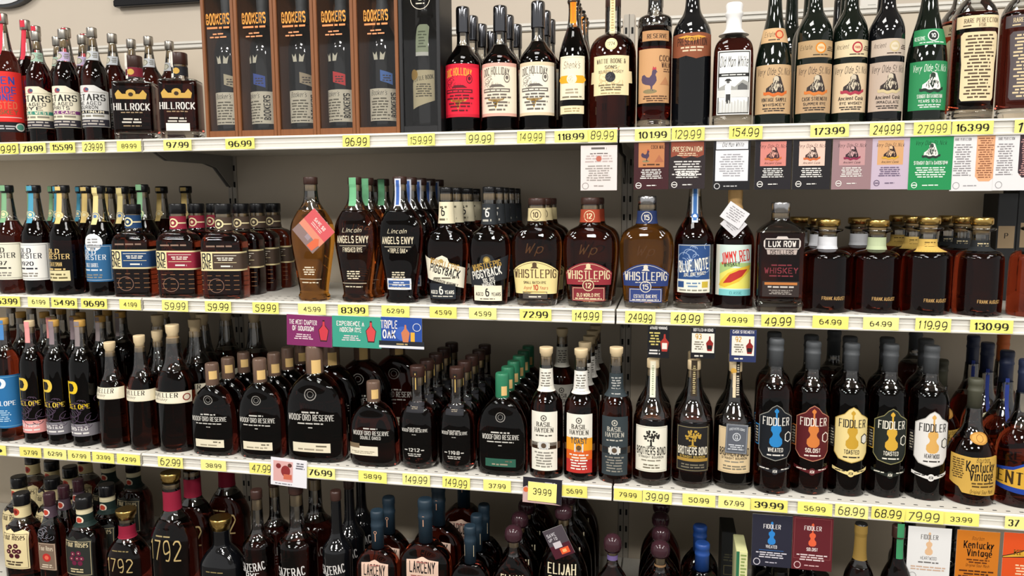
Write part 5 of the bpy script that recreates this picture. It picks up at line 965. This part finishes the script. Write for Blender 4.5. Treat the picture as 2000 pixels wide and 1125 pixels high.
card(1,1775,1860,267,371,talk('248a50',None,art=[('t','Very Olde St. Nick',0,36,8,60,'14402a','c'),('sage',0,14,4.6,'e4e0d8','3a4a40','2c3430'),('t','STRAIGHT OUTTA BARDSTOWN',0,-2,6,66,'e8efe4','b')],ink='dcebdc',w=42,h=52),'bright green card with white old man picture, below the top shelf',dy=-.002)
card(1,1857,1942,264,373,[('r',-43,-55,43,55,'dedcdc'),('t','RARE PERFECTION',-21,44,5,32,'5a5458','s'),('l',-38,-2,-26,38,14,'8a8688'),('p',[(6,55),(43,55),(43,-28),(34,-36),(14,-36),(6,-26)],'e0a67c'),('l',8,40,-30,50,18,'8a5a40'),('o',-30,-44,7,1.2,'9a989a'),('l',-18,12,-46,-42,1,'9a989a')],'white card with orange script panel at its right, below the top shelf',dy=-.0012)
card(1,1941,2025,262,372,[('r',-42,-55,42,55,'dedcdc'),('t','RARE PERFECTION',-20,44,5,32,'5a5458','s'),('l',-38,-4,-26,38,14,'8a8688'),('p',[(6,55),(42,55),(42,-28),(14,-30),(6,-20)],'3a2a30'),('l',8,40,-26,50,18,'b88a84'),('o',-30,-44,7,1.2,'9a989a')],'white card with dark script panel cut by the right edge',dy=-.0018)
bt = lambda x, y, s, c: [('p',[(x-2*s,y-6*s),(x+2*s,y-6*s),(x+3.2*s,y+1*s),(x+.8*s,y+4*s),(x+.6*s,y+7*s),(x-.6*s,y+7*s),(x-.8*s,y+4*s),(x-3.2*s,y+1*s)],c)]
def promo(k, u0, u1, v0, v1, bg, t1, t2, bc, desc, tx, big=0, rot=0):
    o = [('r',-(u1-u0)/2,-(v1-v0)/2,(u1-u0)/2,(v1-v0)/2,bg), ('t',t1,tx,12 if not big else 9,8 if not big else 14,54 if not big else 32,'ece4e0','b'), ('t',t2,tx,0 if not big else -10,8 if not big else 14,42 if not big else 26,'ece4e0','b')]
    if not big: o += [('l',tx-20,tx+22,-18,-6,3,'dcc8cc')]+bt(28,0,3.2,'3a2428')+bt(28,0,2.8,bc)
    else: o += [('r',-44,-30,44,-16,'23262e'),('r',-44,-30,44,-25,'dadce0'),('l',-12,14,-24,-19,1,'b8a070'),('c',2,-1,14,'3f62b4')]+bt(8,-2,2.6,'c87a54')+[('r',18,-16,26,2,'dca83c'),('o',30,12,8,1.2,'d0d4e0')]
    return card(k,u0,u1,v0,v1,o,desc,rot=rot,dy=-.006)
promo(2,560,648,616,676,'7c2a5e','THE NEXT CHAPTER','OF BOURBON','c83c48','plum promotional card below the second shelf',-12,rot=.03)
promo(2,649,744,618,679,'3d9a84','EXPERIENCE A','MODERN RYE','cf4a4c','sea green promotional card below the second shelf',-12,rot=.01)
promo(2,744,824,620,681,'2a4c9a','TRIPLE','OAK','','blue promotional card with white foot below the second shelf',-24,1,rot=.01)
def mini(u0,u1,v0,v1,bg,t1,num,desc):
    o = [('r',-(u1-u0)/2,-(v1-v0)/2,(u1-u0)/2,(v1-v0)/2,bg),('t',t1,0,(v1-v0)/2-7,5,(u1-u0)*.8,'e8e4e0','b')]
    if num: o += [('r',-22,-19,22,19,'e4dfd2'),('t',num,-9,8,9,12,'c89a3c','b'),('l',-18,2,-14,4,4,'77705e'),('l',-20,4,-28,-22,1,'d8d4c8')]+bt(13,-2,2.2,'8a2420')+[('r',8.5,-12,17.5,-4,BK)]
    else: o += [('l',-19,4,-8,20,5,'c8b86a'),('l',-19,4,-26,-14,2,'d8d4d0')]+bt(12,-3,2.6,'a83830')+[('r',7,-14,17,-2,'e0dcd0')]
    card(2,u0,u1,v0,v1,o,desc,dy=-.003)
mini(1265,1307,636,699,'17171a','AWARD WINNING','', 'small black card listing awards below the second shelf')
mini(1349,1397,640,700,'19191c','BOTTLED-IN-BOND','93','small black and white card reading 93')
mini(1425,1477,644,707,'2b355e','CASK STRENGTH','92','small navy and white card reading 92')
card(3,529,599,896,950,[('r',-35,-27,35,27,'e4e2e6'),('r',-30,-19,8,21,'d8a8a4'),('c',-20,11,5,'7a2c2c'),('c',-6,2,9,'8a3030',11),('r',-10,-14,6,-4,'c86a50'),('c',2,14,4,'5a3028'),('l',12,32,8,22,3,'6a6870'),('l',-30,10,-25,-21,1,'8a8890')],'small white card with cocktail picture clipped on the third shelf',dy=-.0095,rot=.05)
def dark_card():
    card(3,1021,1097,934,984,[('r',-38,-25,38,25,'26242c'),('p',[(-38,-25),(38,-25),(-10,-16),(-30,8),(-38,4)],'c8a8a4'),('c',-32,0,5,'d86a3c'),('l',2,28,14,19,1,'b8b4bc')],'rounded dark picture card behind the price 39.99 on the third shelf',dy=-.0095,rot=.03)
    o = card(3,1031,1087,943,980,[('r',-28,-18,28,18,'f1e98a'),('t','39.99',0,-5,11,36,'26261e','g',{'wt':.8})],'yellow price tag printed 39.99 stuck on the dark picture card',name='price_tag',dy=-.0115,rot=.04,cat='price tag')
dark_card()
fid = lambda vio, ink, y=0: [('v',0,-6+y,6.2,vio),('t','FIDDLER',0,24+y,8,34,ink,'S')]
card(3,1468,1546,1006,1107,[('r',-39,-50,39,50,'282836')]+fid('2f80c8','e4e0e0')+[('t','WHEATED',0,-14,5.5,22,'e4e0e0','b'),('r',-24,-19,24,-18,'3a6aa8'),('l',-31,31,-34,-21,3,'d0ccd4'),('o',-28,-42,7,1.6,'c8c4cc'),('l',-17,17,-44,-40,1,'b8b4c0')],'navy card with blue violin below the third shelf',dy=.002)
card(3,1547,1626,1010,1114,[('r',-39,-52,39,52,'5e1f26'),('f',-36,-30,36,49,.7,'8a4a48')]+fid('e0603c','eee0dc',2)+[('t','SOLOIST',0,-14,5.5,22,'eee0dc','b'),('l',-31,31,-34,-20,3,'dcc8c8'),('o',-28,-43,7,1.6,'d8b8b8'),('l',-17,17,-45,-41,1,'d0a8a8')],'maroon card with red violin below the third shelf',dy=.003)
card(3,1771,1856,1030,1140,[('r',-42,-55,42,55,'e0dfdd')]+fid('dcb48c','6a6664',8)+[('t','HEARTWOOD',0,-8,5.5,32,'8a8684','g'),('l',-20,20,-16,-11,1,'6a6664'),('l',-34,34,-30,-20,2,'c8a890',1),('o',-30,-42,8,1,'9a9896'),('l',-16,16,-45,-40,1,'a8a6a4')],'white card with pale violin below the third shelf',dy=.002)
card(3,1866,1950,1037,1145,[('r',-42,-54,42,54,'c8741f'),('t','Bourbon',0,36,7,24,'6a3a14','c'),('t','Kentucky',2,20,13,60,'1c120c','S'),('t','Vintage',4,5,12,50,'1c120c','S'),('l',-22,26,-10,0,2,'5a2c10'),('t','Original Sour Mash',2,-16,5,46,'5a2c10','c'),('l',-36,36,-44,-22,4,'4a2410')],'orange card with black antique lettering below the third shelf',dy=.003)
card(3,1957,2040,1042,1150,[('r',-42,-54,42,54,'d8501f'),('p',[(-42,8),(-20,14),(10,26),(42,34),(42,10),(-42,4)],'2a1c1c'),('p',[(-40,7),(-20,12),(10,23),(42,31),(42,13),(-42,5)],'d8a434'),('t','KENT',0,12,9,40,'8a5a1c','s'),('l',-22,38,-34,-6,5,'f0c8a0')],'red-orange card with yellow map shape at the lower right corner',dy=.002)
# hang tags on bottles (own things, hanging in front)
def hang(key, u0, u1, v0, v1, ops, desc, rot, mat_='c'):
    root, hw, hd, H, X, Y, sh, wn = REF[key]; return card(0,u0,u1,v0,v1,ops,desc,name='hang_tag',rot=rot,cat='hang tag',Y=Y-hd-.004)
hang('a1',583,641,419,483,[('r',-29,-32,29,32,'cf5a5e'),('r',-29,-32,29,-10,'8a7470'),('r',-29,-12,29,2,'d88a72'),('t','SAVE $8',0,16,6,28,'f0dcd4','b'),('l',-18,18,6,13,2,'e8c0b8'),('r',-4,-22,6,-12,'9a8a90'),('p',[(10,-30),(24,-30),(26,-12),(18,-2),(12,-8)],'d86a48')],'red and orange diamond hang tag on the amber shield bottle',.85)
hang('jr',1412,1458,402,438,[('r',-23,-18,23,18,'dcdadc'),('l',-18,18,-12,14,6,'9a989a')],'folded white paper hang tag on the brown paper-topped bottle',.6)
hang('jr',1413,1453,421,455,[('r',-20,-17,20,17,'cfcdcf'),('l',-15,15,-12,12,6,'9a989a')],'lower white leaf hanging from the brown paper-topped bottle',.75).location.y += .002
hang('bb3',1417,1460,829,886,[('r',-21,-28,21,28,'5a5e66'),('f',-20,-27,20,27,.8,'9a9ea4'),('o',0,4,8,1.6,'c8ccd0'),('t','B',0,0,8,6,'c8ccd0','b'),('t',"BROTHER'S BOND",0,16,4,30,'c8ccd0','b',{'arc':.5}),('l',-16,16,-22,-10,3,'c8ccd0')],'small grey hang tag on the tan-labelled tree bottle',.03)
hang('e2',1070,1112,1030,1088,[('r',-21,-29,21,29,'4a4248'),('r',-21,-29,21,-4,'4a1c28'),('t','SAVE',-8,14,6,18,'c8c4c8','b'),('t','UP TO',-8,6,5,18,'c8c4c8','b'),('r',-12,-10,4,2,'c8c0c4'),('r',-4,-24,14,-12,'e05a30'),('r',0,-21,8,-15,'f0b070')],'tilted grey and red hang tag on the large dome-stoppered flask',-.45)
# boxes standing at the back
def carton(k, u0, u1, v0, v1, dy, col, desc, art=()):
    zk, yk = SH[k]; Y = yk+dy; a = on_y(u0, (v0+v1)/2, Y); b = on_y(u1, (v0+v1)/2, Y); z1 = solve_z(v0, (a.x+b.x)/2, Y); w = b.x-a.x
    o = empty('carton', ((a.x+b.x)/2, Y, zk+.0004)); box('carton_body', -w/2, w/2, 0, min(.09, YB-Y-.003), 0, z1-zk, mat('carton_'+col, col, .5), o, .001)
    if art:
        s = w/(u1-u0); F = lambda x, z, off: (x, -off, z); link('carton_print', art_mesh('carton_print', art(s and (z1-zk)/s), F, s, s, gx=0), o)
    tag(o, desc, 'box')
carton(2,1944,1982,378,600,.3,'15171a','dark carton with tan panel at the back right of the second shelf',lambda h: [('r',-16,h-118,16,h-70,'a08a6c'),('t','P',0,h-96,10,8,'2a2420','S')])
carton(2,1984,2030,350,600,.3,'101214','taller dark carton cut by the right edge, second shelf back',lambda h: [('r',-16,h-148,10,h-94,'a08a6c'),('t','P',-4,h-122,10,8,'2a2420','S')])
carton(4,1437,1459,1078,1180,.03,'d8d8a0','narrow pale green carton standing edge-on left of the navy card',lambda h: [('r',-11,h-100,-5,h,'2c6a4a'),('l',-3,9,h-60,h-4,8,'8a9a5a')])
carton(4,1408,1436,1040,1180,.2,'1a1c1c','dark carton with dull gold square behind the pale green carton',lambda h: [('f',-9,h-90,9,h-70,1.2,'6a6448'),('l',-10,10,h-62,h-44,3,'4a4838')])
